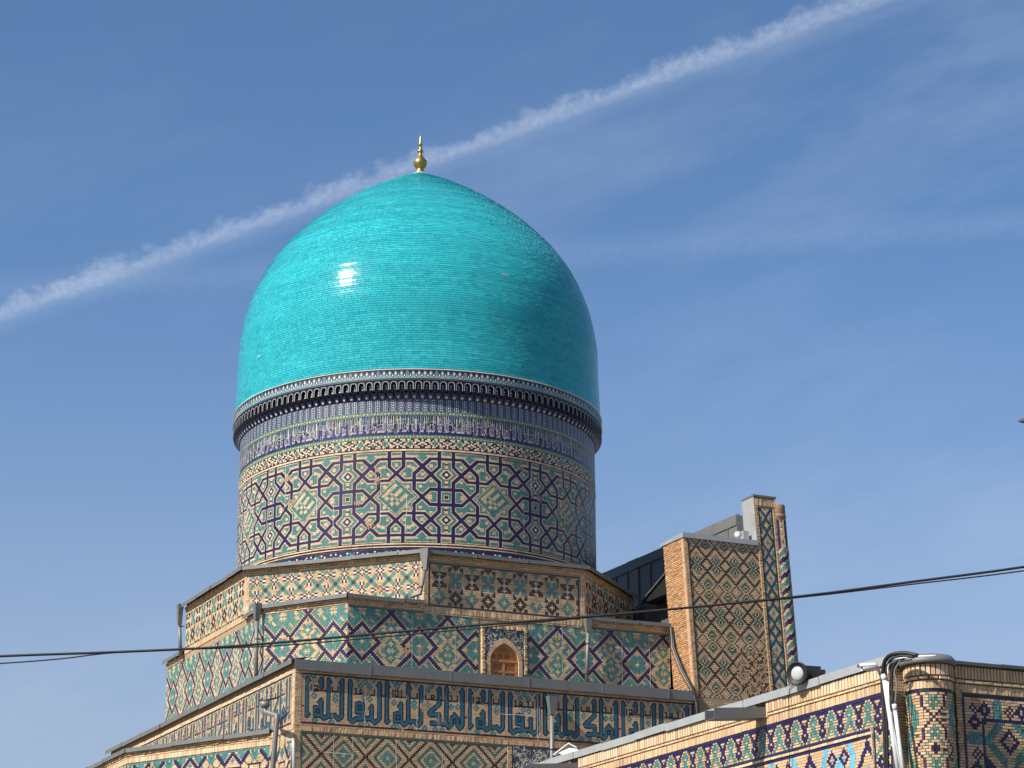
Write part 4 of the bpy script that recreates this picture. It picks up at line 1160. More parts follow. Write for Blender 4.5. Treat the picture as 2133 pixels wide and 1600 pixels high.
# tall frame that breaks the zigzag, and the floral panel beside it
SPL = MB(); SPL.box(frK.o + 7.62 * frK.U + (zz - 2.4) * UP, 3.2 * frK.U, 2.4 * UP, .012 * frK.N); SPL.obj('floral_panel', M['dark_joint'], LT)
FL = Polys(); floral(FL, 7.64, 10.8, zz - 1.1, zz - .02, lambda x, y: True, 230, 5)
for cx_ in (8.0, 8.75, 9.5): FL.ring(cx_, zz - .35, .13, .018, 4, .022, 9); FL.ring(cx_, zz - .35, .07, .016, 8, .022, 9)
FL.build('floral_flowers', frK, LT)
fr, ln = wall_frame(Qm, Q0)
bricks('plain_course', ln, 2, .062, .26, offset_frame(fr, 0, zt - .005), LT, depth=.022, code=7)
field('kufic_mosaic', pat_kufic(int((ln - .3) / cw), rows, 20), cw / 2, H / rows / 2, offset_frame(fr, .05, zt - H), LT, depth=.007, tilt=.0006, gap=.004, bevel=.002)
bricks('corner_brick', .22, 45, .062, .20, offset_frame(fr, ln - .22, 12.7), LT, code=7)
bricks('soldier_band', ln, 1, .165, .072, offset_frame(fr, 0, zt - H - .2), LT, depth=.03)
field('octagon_mosaic', pat_oct(110, 40, 20), CELL, CELL, offset_frame(fr, ln - .22 - 110 * CELL, zt - H - .24 - 40 * CELL), LT, depth=.007, tilt=.0006, gap=.004, bevel=.002)

# pale plaster seams of old repairs
SE = Polys()
def seam(P_, x, z0, z1, wd=.014):
    pts = [(x + random.uniform(-.02, .02), z0 + (z1 - z0) * k / 9) for k in range(10)]
    P_.line(pts, wd, 4, .0135)
for x, z0, z1 in ((1.35, 11.2, 13.50), (2.0, 11.2, 13.5), (3.5, 11.4, 13.48), (5.1, 11.2, 13.1), (2.4, 13.8, 15.1), (6.0, 14.6, 15.38), (8.55, 13.6, 15.35), (8.62, 13.9, 14.9), (4.2, 13.8, 14.5)): seam(SE, x, z0, z1)
for z, x0, x1 in ((14.55, 7.2, 8.5), (12.9, 1.0, 1.9)): SE.line([(x0 + (x1 - x0) * k / 8, z + random.uniform(-.015, .015)) for k in range(9)], .016, 4, .0135)
SE.build('repair_seam', frK, LT)
SE2 = Polys()
for x, z0, z1 in ((2.3, 16.2, 17.9), (3.9, 16.5, 17.6), (7.9, 16.1, 17.9), (10.2, 16.2, 17.7), (11.3, 16.0, 17.9)): seam(SE2, x, z0, z1, .012)
SE2.build('repair_seam', frB, MT)
SE3 = Polys()
for k in range(14):
    u = CIRC * (.30 + .4 * random.random()); z0 = random.uniform(20.9, 23.2); seam(SE3, u, z0, z0 + random.uniform(.4, 1.4), .012)
SE3.build('repair_seam', drum_map(0.0), DRUM)

# low bay on the left
ZB = 13.88
e0, e1, e2 = (to_bc(hitz(565, 1520, ZB)), to_bc(hitz(268, 1560, ZB)), to_bc(hitz(196, 1597, ZB)))
back2 = (e2[0] - 9, e2[1])
BAY = prism_part('side_bay', [e0, e1, back2, (back2[0], cK - .5), (e0[0], cK - .5)], 0, ZB - .03, M['mortar'], HALL)
eave(e1, e0, ZB, BAY, over=.16, drop=.14, e0=.06, e1=.05, sheet=2.2); eave(back2, e1, ZB, BAY, over=.16, drop=.14, e1=.06, sheet=2.2)
fr, ln = wall_frame(e1, e0)
bricks('soldier_band', ln, 1, .17, .072, offset_frame(fr, 0, ZB - .50), BAY, depth=.03, code=7)
n = int(ln / CELL); G = pat_oct(n, 40, 26); G[-1, :] = 2
field('octagon_mosaic', G, ln / n, CELL, offset_frame(fr, 0, ZB - .52 - 40 * CELL), BAY, depth=.007, tilt=.0006, gap=.004, bevel=.002, glaze_run=4)
fr, ln = wall_frame(back2, e1); n = int(ln / CELL)
bricks('soldier_band', ln, 1, .17, .072, offset_frame(fr, 0, ZB - .50), BAY, depth=.03, code=7)
field('octagon_mosaic', pat_oct(n, 30, 16), ln / n, CELL, offset_frame(fr, 0, ZB - .52 - 30 * CELL), BAY, depth=.007, tilt=.0006, gap=.004, bevel=.002)


# ------------------------------------------------------------------ downpipes
def downpipe(parent, top, bottom, Nn, funnel=True, r=.055, wide=.15, elbow=None, fh=.55, mat_='zinc'):
    top, bottom = np.asarray(top, float), np.asarray(bottom, float); m = MB()
    path = [top - UP * (fh * .9 if funnel else 0), bottom]
    if elbow is not None: path = path + [np.asarray(elbow, float)]
    m.tube(path, r, 12); o = m.obj('downpipe', M[mat_], parent, True)
    U = np.cross(UP, Nn)
    if funnel:
        f = MB(); w0, w1 = wide, r * 1.15
        P_ = [top + sx * w0 * U + sn * w0 * .8 * Nn for sx, sn in ((-1, -1), (1, -1), (1, 1), (-1, 1))]; P2 = [top - .28 * fh * UP + sx * w0 * .9 * U + sn * w0 * .7 * Nn for sx, sn in ((-1, -1), (1, -1), (1, 1), (-1, 1))]
        P3 = [top - fh * UP + sx * w1 * U + sn * w1 * Nn for sx, sn in ((-1, -1), (1, -1), (1, 1), (-1, 1))]
        f.add(P_ + P2 + P3, [[0, 1, 5, 4], [1, 2, 6, 5], [2, 3, 7, 6], [3, 0, 4, 7], [4, 5, 9, 8], [5, 6, 10, 9], [6, 7, 11, 10], [7, 4, 8, 11], [3, 2, 1, 0]])
        f.obj('rain_head', M[mat_], o)
    ln = np.linalg.norm(top - bottom)
    for t in (.42, .85):
        if ln < .9 and t > .5: continue
        c = top + (bottom - top) * t; k = MB(); k.lathe([(r + .012, -.02), (r + .014, 0), (r + .012, .02)], c, 12, axis=top - bottom); k.box(c - .012 * U - .012 * UP - Nn * .16, .024 * U, .024 * UP, .12 * Nn)
        k.obj('bracket', M['black_metal'], o)
    return o


nA = np.cross((W(*V0, 0) - W(*Vm1, 0)) / np.linalg.norm(W(*V0, 0) - W(*Vm1, 0)), UP)
downpipe(HALL, W(bW + .22, 3.0, Z1 - .0), W(bW + .13, 3.12, 18.62), nA, elbow=W(bW + .05, 3.45, 18.50), r=.06, wide=.15, fh=.75)
downpipe(HALL, W(-4.15, bW + .22, Z1), W(-4.05, bW + .16, 18.2), NC, r=.065, wide=.13, fh=.75)
downpipe(HALL, W(4.72, bW + .26, Z2 + .04), W(4.66, bW + .2, 15.6), NC, r=.065, wide=.15, fh=.55)
downpipe(HALL, W(bW + .24, -3.12, Z2 + .02), W(bW + .18, -3.06, 16.0), NB, r=.065, wide=.14, fh=.6)
downpipe(HALL, W(bK + .22, -1.02, 15.22), W(bK + .2, -1.0, 11.0), NB, r=.075, wide=.16, fh=.62)
# pipe with a flat cap and a swan neck at the corner, and its small neighbour
p0 = hitz(556, 1462, 15.0); b_, c_ = to_bc(p0); cc = cK + .62
def onC(x, y, c):
    r = pixel_ray(x, y); return CAM + r * (np.dot(C0 + c * NC - CAM, NC) / np.dot(r, NC))
pts = [onC(552, 1470, cc), onC(553, 1484, cc), onC(577, 1491, cc), onC(577, 1498, cc), onC(568, 1600, cc), onC(567, 1660, cc)]
m = MB(); m.tube(pts, [.07, .07, .08, .085, .085, .085], 12); PIPE = m.obj('downpipe', M['zinc'], HALL, True)
m = MB(); m.lathe([(.0, .16), (.15, .15), (.16, .0), (.10, -.06), (.0, -.06)], pts[0] - .02 * UP, 20); m.obj('pipe_cap', M['zinc'], PIPE, True)
m = MB(); m.tube([onC(540, 1459, cc), onC(552, 1459, cc), onC(580, 1453, cc - .2)], .03, 6); m.obj('bracket', M['black_metal'], PIPE)
pts = [onC(601, 1545, cc - .2), onC(611, 1541, cc - .1), onC(612, 1548, cc - .1), onC(612, 1660, cc - .1)]
m = MB(); m.tube(pts, .06, 10); m.obj('downpipe', M['zinc_bright'], HALL, True)

# ------------------------------------------------------------------ portal tower on the right
PT = empty('portal_tower', W(8.5, -9, 0)); tag(PT, 'tall leaning portal tower with diamond brickwork and striped corner column, right of the dome', 'tower')
LEAN = 0.055; ZR = 15.8
VP_ = UP + LEAN * NC     # up direction of the leaning masonry


def T(b, c, z): return C0 + b * NB + (c + LEAN * (z - ZR)) * NC + z * UP


def leaned(b, c0, z0): return Plane(T(b, c0, z0), -NC, VP_, NB)


bP = 9.0; cL, cS, cE = -6.60, -9.62, -10.50
zw = 21.22; zp = 23.02


def block(name, b0, b1, c0, c1, z0, z1, material, parent):
    m = MB(); m.hexa([T(b0, c0, z0), T(b1, c0, z0), T(b1, c1, z0), T(b0, c1, z0), T(b0, c0, z1), T(b1, c0, z1), T(b1, c1, z1), T(b0, c1, z1)]); return m.obj(name, material, parent)


WING = block('wing_wall', 7.55, bP - .012, cL - .012, cS, 13.4, zw, M['mortar'], PT)
n = 49; cw_ = (cL - cS - .17) / n
rows = int((zw - 15.65) / .0605)
G = pat_lattice(n, rows, 5, 2); X, Y = grid(n, rows)
worn = (X > 30 + 4 * np.sin(Y * .6) + RNG.uniform(-5, 5, X.shape)) & (Y < 30) & (RNG.random(X.shape) < .55); G[worn] = np.where(RNG.random(X.shape) < .75, 11, 6)[worn]
field('diamond_mosaic', G, cw_, .0605, leaned(bP - .012, cL - .17, 15.65), WING, depth=.007, tilt=.0006, gap=.012, bevel=.002, glaze_run=3)
bricks('corner_brick', .15, rows, .0605, .15, leaned(bP - .012, cL, 15.65), WING, depth=.02)
m = MB(); m.hexa([T(bP + .002, cL - .163, 15.6), T(bP + .012, cL - .163, 15.6), T(bP + .012, cL - .185, 15.6), T(bP + .002, cL - .185, 15.6), T(bP + .002, cL - .163, zw), T(bP + .012, cL - .163, zw), T(bP + .012, cL - .185, zw), T(bP + .002, cL - .185, zw)]); m.obj('dark_fillet', M['black_metal'], WING)
side = Plane(T(7.55, cL - .012, 13.5), NB, VP_, NC)
bricks('side_brick', 1.44, 122, .0632, .25, side, WING, code=11, depth=.03, gap=.016, tilt=.008, jit=.2)
m = MB(); m.hexa([T(bP - .20, cL + .018, 16.0), T(bP, cL + .018, 16.0), T(bP, cL - .01, 16.0), T(bP - .20, cL - .01, 16.0), T(bP - .17, cL + .018, zw), T(bP, cL + .018, zw), T(bP, cL - .01, zw), T(bP - .17, cL - .01, zw)], pig(7)); m.obj('plaster_edge', M['mosaic'], WING, cols=True)
# sheet cap of the wing
m = MB(); m.hexa([T(7.4, cL + .05, zw), T(bP + .06, cL + .05, zw), T(bP + .06, cS, zw), T(7.4, cS, zw), T(7.4, cL + .05, zw + .10), T(bP + .06, cL + .05, zw + .18), T(bP + .06, cS, zw + .18), T(7.4, cS, zw + .10)]); m.obj('cap_sheet', M['zinc_bright'], WING)
# pylon
PY = block('pylon', 8.25, bP - .004, cS, cE, 13.4, zp, M['mortar'], PT)
pw = cS - cE; rows = int((22.62 - 15.6) / .058)
G = pat_chain(13, rows); G[:, 0] = 9; G[:, -1] = 9
field('chain_mosaic', G, (pw - .30) / 13, .058, leaned(bP - .004, cS - .14, 15.6), PY, depth=.007, tilt=.0006, gap=.004, bevel=.002)
bricks('frame_brick', .12, rows + 2, .058, .12, leaned(bP - .004, cS - .01, 15.6), PY, depth=.03); bricks('frame_brick', .12, rows + 2, .058, .12, leaned(bP - .004, cE + .135, 15.6), PY, depth=.03)
bricks('soldier_band', pw - .04, 1, .27, .075, leaned(bP - .004, cS - .02, 22.70), PY, depth=.035, tilt=.008)
m = MB(); m.hexa([T(8.2, cS + .03, zw + .12), T(bP + .02, cS + .03, zw + .12), T(bP + .02, cS + .004, zw + .12), T(8.2, cS + .004, zw + .12), T(8.2, cS + .03, zp + .03), T(bP + .02, cS + .03, zp + .05), T(bP + .02, cS + .004, zp + .05), T(8.2, cS + .004, zp + .03)]); m.obj('side_sheet', M['zinc_bright'], PY)
m = MB(); m.hexa([T(8.2, cS + .05, zp), T(bP + .05, cS + .05, zp), T(bP + .05, cE - .03, zp), T(8.2, cE - .03, zp), T(8.2, cS + .05, zp + .05), T(bP + .05, cS + .05, zp + .07), T(bP + .05, cE - .03, zp + .07), T(8.2, cE - .03, zp + .05)]); m.obj('cap_sheet', M['zinc'], PY)
# striped corner column
cc_ = T(bP - .16, cE - .16, 0); rc = .28
ln_ = (LEAN * NC[0], LEAN * NC[1])


def col_axis(z): return T(bP - .16, cE - .17, z)


m = MB(); k0 = 0
prof = [(rc - .012, 13.4), (rc - .012, 22.35), (rc + .012, 22.38), (rc + .012, 22.44), (rc - .02, 22.46), (rc - .005, 22.50), (rc, 22.80), (rc - .01, 22.83), (0.0, 22.84)]
for r, z in prof:
    a = col_axis(z)
    for j in range(32): m.v.append((a[0] + r * cos(2 * pi * j / 32), a[1] + r * sin(2 * pi * j / 32), z))
for i in range(len(prof) - 1):
    for j in range(32): m.f.append([i * 32 + j, i * 32 + (j + 1) % 32, (i + 1) * 32 + (j + 1) % 32, (i + 1) * 32 + j]); m.c.append((0.27, 0.185, 0.11, 0))  # dark tan core: the shade on the capital is put into its colour
COLM = m.obj('corner_column', M['mosaic'], PT, True, cols=True)
a = col_axis(15.0); nn = 30; rows = int((22.30 - 15.0) / .062)
X, Y = grid(nn, rows); q = np.mod(Y - X * 0.8, 9); G = np.where(q < 3, 2, np.where(q < 4.5, 0, np.where(q < 7.5, 1, 0)))
tp = rows - 16; G[tp:, :] = np.where(np.mod(X[tp:, :], 5) < 2, 1, 0)
field('stripe_mosaic', G, 2 * pi * rc / nn, .062, Cyl(a[0], a[1], rc - .012, 15.0, -pi, (LEAN * NC[0], LEAN * NC[1])), COLM, depth=.012)

# vault block of dark sheet behind the portal
VB = MB(); cV = -9.0; vz = 22.5
def tv_(b, c, z): return W(b, c, z)
VB.hexa([tv_(-6, cV, 15), tv_(8.2, cV, 15), tv_(8.2, cV - 1.1, 15), tv_(-6, cV - 1.1, 15), tv_(-6, cV, vz), tv_(8.2, cV, vz), tv_(8.2, cV - 1.1, vz), tv_(-6, cV - 1.1, vz)])
VAULT = VB.obj('vault_block', M['lead'], PT)
b = -6.0
while b < 8.1:      # standing-seam sheets, one by one
    wd = min(random.uniform(.85, 1.1), 8.2 - b); j = random.uniform(0, .02)
    m = MB(); z0 = 20.6 + random.uniform(-.05, .05); zt_ = vz - .36
    bul = random.uniform(.02, .08)
    m.hexa([tv_(b, cV + .004, z0), tv_(b + wd - .012, cV + .004, z0), tv_(b + wd - .012, cV + .02 + bul, z0), tv_(b, cV + .02 + bul * .4, z0), tv_(b, cV + .004, zt_), tv_(b + wd - .012, cV + .004, zt_), tv_(b + wd - .012, cV + .02 + j, zt_), tv_(b, cV + .02 + j, zt_)])
    m.obj('sheet', M['lead'] if b < 5.2 else M['zinc'], VAULT)
    m = MB(); m.hexa([tv_(b, cV, vz - .37), tv_(b + wd - .01, cV, vz - .37), tv_(b + wd - .01, cV + .07, vz - .37), tv_(b, cV + .07, vz - .37), tv_(b, cV - .1, vz + .03 + j), tv_(b + wd - .01, cV - .1, vz + .03 + j), tv_(b + wd - .01, cV + .04 + j, vz + .01 + j), tv_(b, cV + .05 + j, vz + .01 + j)]); m.obj('ridge_sheet', M['lead'] if b < 4.2 else M['zinc'], VAULT)
    m = MB(); m.box(tv_(b - .012, cV, z0), .024 * NB, (zt_ - z0) * UP, .07 * NC); m.obj('seam', M['lead'], VAULT)
    b += wd
# lower dark lean-to wall and its little awning
LB = MB(); LB.hexa([tv_(-6, -7.35, 15), tv_(7.4, -7.35, 15), tv_(7.4, -9, 15), tv_(-6, -9, 15), tv_(-6, -7.35, 19.85), tv_(7.4, -7.35, 19.85), tv_(7.4, -8.99, 20.6), tv_(-6, -8.99, 20.6)]); LBO = LB.obj('lean_to', M['lead'], PT)
for b in np.arange(-2.2, 7.4, .82):
    m = MB(); m.box(tv_(b, -7.35, 17.5), .03 * NB, 2.3 * UP, .06 * NC); m.obj('seam', M['zinc'] if int(b * 10) % 3 == 0 else M['lead'], LBO)
AW = MB(); AW.extrude([tv_(7.5, -6.7, 20.55), tv_(7.5, -6.7, 19.65), tv_(5.3, -6.7, 19.65), tv_(5.2, -6.7, 19.72)], -1.0 * NC); AW.obj('awning', M['black_metal'], PT)
m = MB(); m.extrude([tv_(7.55, -6.62, 20.60), tv_(7.55, -6.62, 20.56), tv_(5.1, -6.62, 19.66), tv_(5.1, -6.62, 19.70)], -1.1 * NC); m.obj('awning_sheet', M['zinc'], PT)
# downpipe cables on the pier
pipe = [W(7.85, -6.42, 18.25), W(8.0, -6.38, 17.5), W(8.6, -6.36, 16.6), W(9.12, -6.45, 15.9), W(9.15, -6.62, 15.4), W(9.15, -6.66, 13.6)]
for k, (r, m_) in enumerate(((.045, 'black_metal'), (.022, 'zinc'), (.018, 'rubber'))):
    m = MB(); m.tube([p + NC * .05 * k - NB * .04 * k for p in pipe], r, 8); m.obj('cable_run', M[m_], PT, True)

# small floodlight on the portal roof
FLD = empty('roof_floodlight', T(8.6, cS + .45, zw + .15)); tag(FLD, 'small grey floodlight and box on the portal wing roof', 'floodlight')
o_ = T(8.75, cS + .62, zw + .20)
m = MB(); m.lathe([(0, .0), (.09, .01), (.13, .05), (.14, .12), (.0, .12)], o_ + .15 * UP, 16, axis=NB * .7 + NC * .6 + UP * .3); m.obj('lamp_head', M['zinc_bright'], FLD, True)
m = MB(); m.box(T(8.5, cS + .40, zw + .16), -.22 * NC, .22 * NB, .42 * UP); m.obj('box', M['zinc_bright'], FLD)
m = MB(); m.tube([o_ + .1 * UP, o_ - .12 * UP], .025, 8); m.obj('stand', M['black_metal'], FLD)

# ------------------------------------------------------------------ near courtyard building
NBL = empty('courtyard_building', W(30, 1.0, 0)); tag(NBL, 'nearer brick and tile building with round corner column at the lower right', 'building')
bN, cN, ZN = 34.45, 2.46, 11.95
bEnd = 33.95
CW = prism_part('side_wall', [(bEnd, cN), (8.0, cN), (8.0, cN - 14), (bEnd - .9, cN - 14), (bEnd - .9, cN - .75), (bEnd, cN - .75)], 0, ZN - .05, M['mortar_dark'], NBL)
frN = Plane(W(12.0, cN, 0), NB, UP, NC); LN = bEnd - 12.0


def fN(b, z, dn=0): return offset_frame(frN, b - 12.0, z, dn)


RY = (11.75, 11.47, 11.39, 11.18, 11.10)
brick_me = {}


def shared_brick(w_, h_, d_):
    key = (round(w_, 3), round(h_, 3), round(d_, 3)); 
    if key not in brick_me:
        L_ = []
        for k in range(7):
            g_ = .0085; b_ = .007; vv = [(g_, g_, 0), (w_ - g_, g_, 0), (w_ - g_, h_ - g_, 0), (g_, h_ - g_, 0), (g_ + b_, g_ + b_, d_), (w_ - g_ - b_, g_ + b_, d_ * random.uniform(.9, 1.05)), (w_ - g_ - b_, h_ - g_ - b_, d_ * random.uniform(.9, 1.05)), (g_ + b_, h_ - g_ - b_, d_)]
            L_.append(mesh_py('brick', vv, [list(f) for f in fq], M['mosaic'], [pig(random.choice((0, 0, 7)), .12)] * 5))
        brick_me[key] = L_
    return random.choice(brick_me[key])


def lay(fr, u, v, w_, h_, d_, parent):
    o = bpy.data.objects.new('brick', shared_brick(w_, h_, d_)); COL.objects.link(o); o.parent = parent
    p = fr.o + u * fr.U + v * fr.V
    mt = Matrix(((fr.U[0], fr.V[0], fr.N[0], p[0]), (fr.U[1], fr.V[1], fr.N[1], p[1]), (fr.U[2], fr.V[2], fr.N[2], p[2]), (0, 0, 0, 1)))
    o.matrix_world = mt @ Matrix.Rotation(random.uniform(-.012, .012), 4, 'Z') @ Matrix.Rotation(random.uniform(-.02, .02), 4, 'X')


gaps = ((28.02, 28.52), (17.55, 18.05))
b = 16.6
while b < bEnd - .1:
    if not any(g0 - .1 < b < g1 for g0, g1 in gaps): lay(fN(0, 0), b, 11.47, .13, .29, .06, CW)
    b += .134
b = 18.1
while b < bEnd - .2:
    if not any(g0 - .26 < b < g1 for g0, g1 in gaps): lay(fN(0, 0), b, 11.39, .264, .075, .045, CW)
    b += .268
A = bricks_rows(LN, 1, .20, .076, 0); o = new('lower_soldiers', tile_mesh('lower_soldiers', A, fN(12.0, 11.175), depth=.03, tilt=.006), CW); o['kind'] = 'stuff'
# arched drain holes: black plates paint the openings' dark inside onto the wall
for g0, g1 in gaps:
    m = MB(); c0 = (g0 + g1) / 2; hw_ = (g1 - g0) / 2
    ap = [(hw_ * cos(t), 11.50 + .20 * sin(t)) for t in np.linspace(0, pi, 9)]; poly = [(-hw_, 11.36), (hw_, 11.36)] + ap
    m.extrude([W(c0 + x, cN + .001, z) for x, z in poly][::-1], .006 * NC); m.obj('drain_hole', M['rubber'], CW)
    for sx in (-1, 1):
        m = MB()
        for k in range(6): m.box(W(c0 + sx * hw_ - (.06 if sx < 0 else 0), cN, 11.36 + k * .066), .06 * NB, .06 * UP, .06 * NC, pig(0))
        o = m.obj('drain_jamb', M['mosaic'], CW, cols=True); o['kind'] = 'stuff'
FC = .066
n = int((bEnd - 12.0) / FC)
A = bricks_rows(LN, 1, .07, .27, 1); o = new('indigo_fillet', tile_mesh('indigo_fillet', A, fN(12, 11.10), depth=.014), CW); o['kind'] = 'stuff'
field('frieze_mosaic', pat_frieze(n, 10, 1), (bEnd - 12.0) / n, .068, fN(12, 10.42), CW, depth=.012, bevel=.004, gap=.011, buff_run=(2, 2), proud_buff=.006, glaze_run=3)
np_ = int((33.12 - 12.0) / FC)
for z, h, c, d in ((10.352, .065, 1, .014), (10.275, .07, 7, .05), (10.205, .065, 1, .014)):
    A = bricks_rows(33.12 - 12.0, 1, h, .26, c); o = new('frame_course', tile_mesh('frame_course', A, fN(12, z), depth=d), CW); o['kind'] = 'stuff'
field('blue_mosaic', pat_lightblue(np_, 26, 8), (33.12 - 12.0) / np_, .068, fN(12, 10.2 - 26 * .068), CW, depth=.012, glaze_run=4)
G = np.rot90(pat_frieze(28, 10)); field('frieze_mosaic', G, .066, .066, fN(33.24, 10.41 - 28 * .066), CW, depth=.012, buff_run=(2, 2))
for b0, wd, c, d in ((33.12, .05, 7, .05), (33.175, .055, 1, .014)):
    A = bricks_rows(wd, 30, .0645, wd, c); o = new('frame_course', tile_mesh('frame_course', A, fN(b0, 10.41 - 30 * .0645), depth=d), CW); o['kind'] = 'stuff'
# roof flashing of the side wall, sheet by sheet
b = 12.0
while b < bEnd - .3:
    b2 = min(b + random.uniform(1.7, 2.3), bEnd + .1); j0, j1 = random.uniform(-.02, .03), random.uniform(-.02, .03); o1 = random.uniform(.10, .14)
    m = MB()
    m.hexa([W(b, cN + o1, 11.75 + j0), W(b2, cN + o1, 11.75 + j1), W(b2, cN + o1 - .01, 11.75 + j1), W(b, cN + o1 - .01, 11.75 + j0), W(b, cN + o1 + .005, 11.95 + j0), W(b2, cN + o1 + .005, 11.95 + j1), W(b2, cN - 1.6, 12.05 + j1), W(b, cN - 1.6, 12.05 + j0)])
    m.obj('flashing_sheet', M['zinc_bright'], CW); b = b2 + .006
# drain chutes
for g0, g1, ln in ((28.02, 28.52, 1.55), (17.55, 18.05, 1.6)):
    m = MB(); hh = .27; t = .012
    def cs(c, dz): return [W(g0 + .01, c, 11.33 + dz), W(g1 - .01, c, 11.33 + dz), W(g1 - .01, c, 11.33 + hh + dz), W(g1 - .01 - t, c, 11.33 + hh + dz), W(g1 - .01 - t, c, 11.33 + t + dz), W(g0 + .01 + t, c, 11.33 + t + dz), W(g0 + .01 + t, c, 11.33 + hh + dz), W(g0 + .01, c, 11.33 + hh + dz)]
    A, B = cs(cN - .05, .03), cs(cN + ln, -.10); k = 8
    m.add(A + B, [[i, (i + 1) % k, k + (i + 1) % k, k + i] for i in range(k)] + [[0, 1, 4, 5], [5, 6, 7, 0], [1, 2, 3, 4]] + [[k + i for i in f] for f in ([5, 4, 1, 0], [0, 7, 6, 5], [4, 3, 2, 1])])
    m.obj('drain_chute', M['zinc_dark'], NBL)

# corner column of the near building
cb, ccc = 34.42, 1.72; pc = W(cb, ccc, 0); rN = .545
m = MB(); m.lathe([(rN - .014, 0), (rN - .014, 11.70), (rN + .03, 11.74), (.0, 11.75)], pc, 48); NCOL = m.obj('round_column', M['mortar_dark'], NBL, True)
nC_ = 52; aa = atan2(-pc[1], -pc[0]) - pi
colmap = lambda z, dn=0.0: Cyl(pc[0], pc[1], rN - .014 + dn, z, aa)
field('column_mosaic', pat_column(nC_, 30), 2 * pi * rN / nC_, .068, colmap(11.02 - 30 * .068), NCOL, depth=.014, bevel=.006, buff_run=(2, 4), tilt=.005, gap=.009)
CC = 2 * pi * rN
A = bricks_rows(CC, 1, .065, .13, 1); o = new('indigo_fillet', tile_mesh('indigo_fillet', A, colmap(11.025), depth=.016), NCOL); o['kind'] = 'stuff'
A = bricks_rows(CC, 1, .19, .078, 0); o = new('lower_soldiers', tile_mesh('lower_soldiers', A, colmap(11.10), depth=.03, tilt=.005), NCOL); o['kind'] = 'stuff'


def lay_col(u, z, w_, h_, d_):
    t = aa + u / rN; Nn = np.array([cos(t), sin(t), 0]); U = np.array([-sin(t), cos(t), 0]); fr = Plane(pc + Nn * (rN - .012) - U * w_ / 2, U, UP, Nn); lay(fr, 0, z, w_, h_, d_, NCOL)


for k in range(30):
    u = CC * k / 30
    if abs(u - CC / 2) < CC * .30: lay_col(u, 11.405, .112, .275, .045)
for k in range(15):
    u = CC * k / 15
    if abs(u - CC / 2) < CC * .30: lay_col(u, 11.31, .215, .085, .05)
m = MB(); m.lathe([(rN + .04, 11.68), (rN + .10, 11.67), (rN + .11, 11.78), (rN + .02, 11.90), (0, 11.94)], pc, 40); m.obj('column_cap', M['zinc_dark'], NCOL, True)
# front wall to the right of the column
bF = 34.30; cF = 0.92
FW = prism_part('front_wall', [(bF, cF), (bF, -9), (25, -9), (25, cF), (bF - .9, cF + .6), (bF - .7, cF)], 0, 11.78, M['mortar_dark'], NBL)
frF = Plane(W(bF, cF, 0), -NC, UP, NB)
fF = lambda c, z, dn=0: offset_frame(frF, cF - c, z, dn)
u = 0.0
while u < 3.2:
    lay(frF, u, 11.50, .088, .31, .05, FW); u += .092
u = 0.0
while u < 3.2:
    lay(frF, u, 11.40, .264, .09, .06, FW); u += .268
bricks('lower_soldiers', 3.3 - .0, 1, .19, .076, fF(cF - .16, 11.19), FW, depth=.03, tilt=.006)
bricks('pier_brick', .165, 40, .0665, .165, fF(cF, 11.385 - 40 * .0665), FW, depth=.035, gap=.010, tilt=.006)
field('panel_mosaic', pat_nearpanel(46, 34), .066, .068, fF(cF - .18, 11.16 - 34 * .068), FW, depth=.014, bevel=.006, buff_run=(2, 4), tilt=.004, gap=.008)
u = -.15
while u < 3.3:
    u2 = u + random.uniform(1.2, 1.7); j = random.uniform(-.015, .015)
    m = MB(); m.hexa([W(bF + .14, cF - u, 11.83 + j), W(bF + .14, cF - u2, 11.83 + j), W(bF - .2, cF - u2, 11.80), W(bF - .2, cF - u, 11.80), W(bF + .15, cF - u, 11.90 + j), W(bF + .15, cF - u2, 11.90 + j), W(bF - 1.4, cF - u2, 12.10 + j), W(bF - 1.4, cF - u, 12.10 + j)]); m.obj('flashing_sheet', M['zinc_dark'], FW); u = u2 + .005
# shaded return between the side wall and the column
bricks('return_brick', .55, 160, .0668, .26, Plane(W(bEnd + .002, cN - .02, 1.0), -NC, UP, NB), CW, depth=.02, gap=.010)

# ------------------------------------------------------------------ white conduits, cables, camera, floodlight on the near building
def onN(x, y, dn): 
    r = pixel_ray(x, y); return CAM + r * (np.dot(C0 + (cN + dn) * NC - CAM, NC) / np.dot(r, NC))


for k, (x0, y0, x1, y1, r, lab) in enumerate(((1841, 1408, 1876, 1640, .055, 'thick white conduit pipe with a collar, left of its pair beside the round column'), (1863, 1470, 1886, 1640, .045, 'shorter white conduit pipe, right of its pair beside the round column'))):
    e = empty('conduit_pipe', onN(x1, y1, .2)); tag(e, lab, 'pipe', 'white conduits by the round column')
    p0, p1 = onN(x0, y0, .32), onN(x1, y1, .30)
    m = MB(); m.tube([p0, p1], r, 14); m.obj('tube', M['white'], e, True)
    m = MB(); m.tube([p0 + (p0 - p1) / np.linalg.norm(p0 - p1) * .03, p0 + (p1 - p0) / np.linalg.norm(p0 - p1) * .11], r * 1.22, 14); m.obj('collar', M['white'], e, True)
    if k == 0:
        m = MB(); m.tube([onN(1849, 1420, .28), onN(1858, 1500, .28), onN(1884, 1640, .28)], .03, 10); m.obj('inner_tube', M['white'], e, True)
ARC = [(1846, 1640), (1842, 1500), (1838, 1430), (1839, 1400), (1843, 1378), (1853, 1366), (1870, 1361), (1890, 1361), (1912, 1366)]
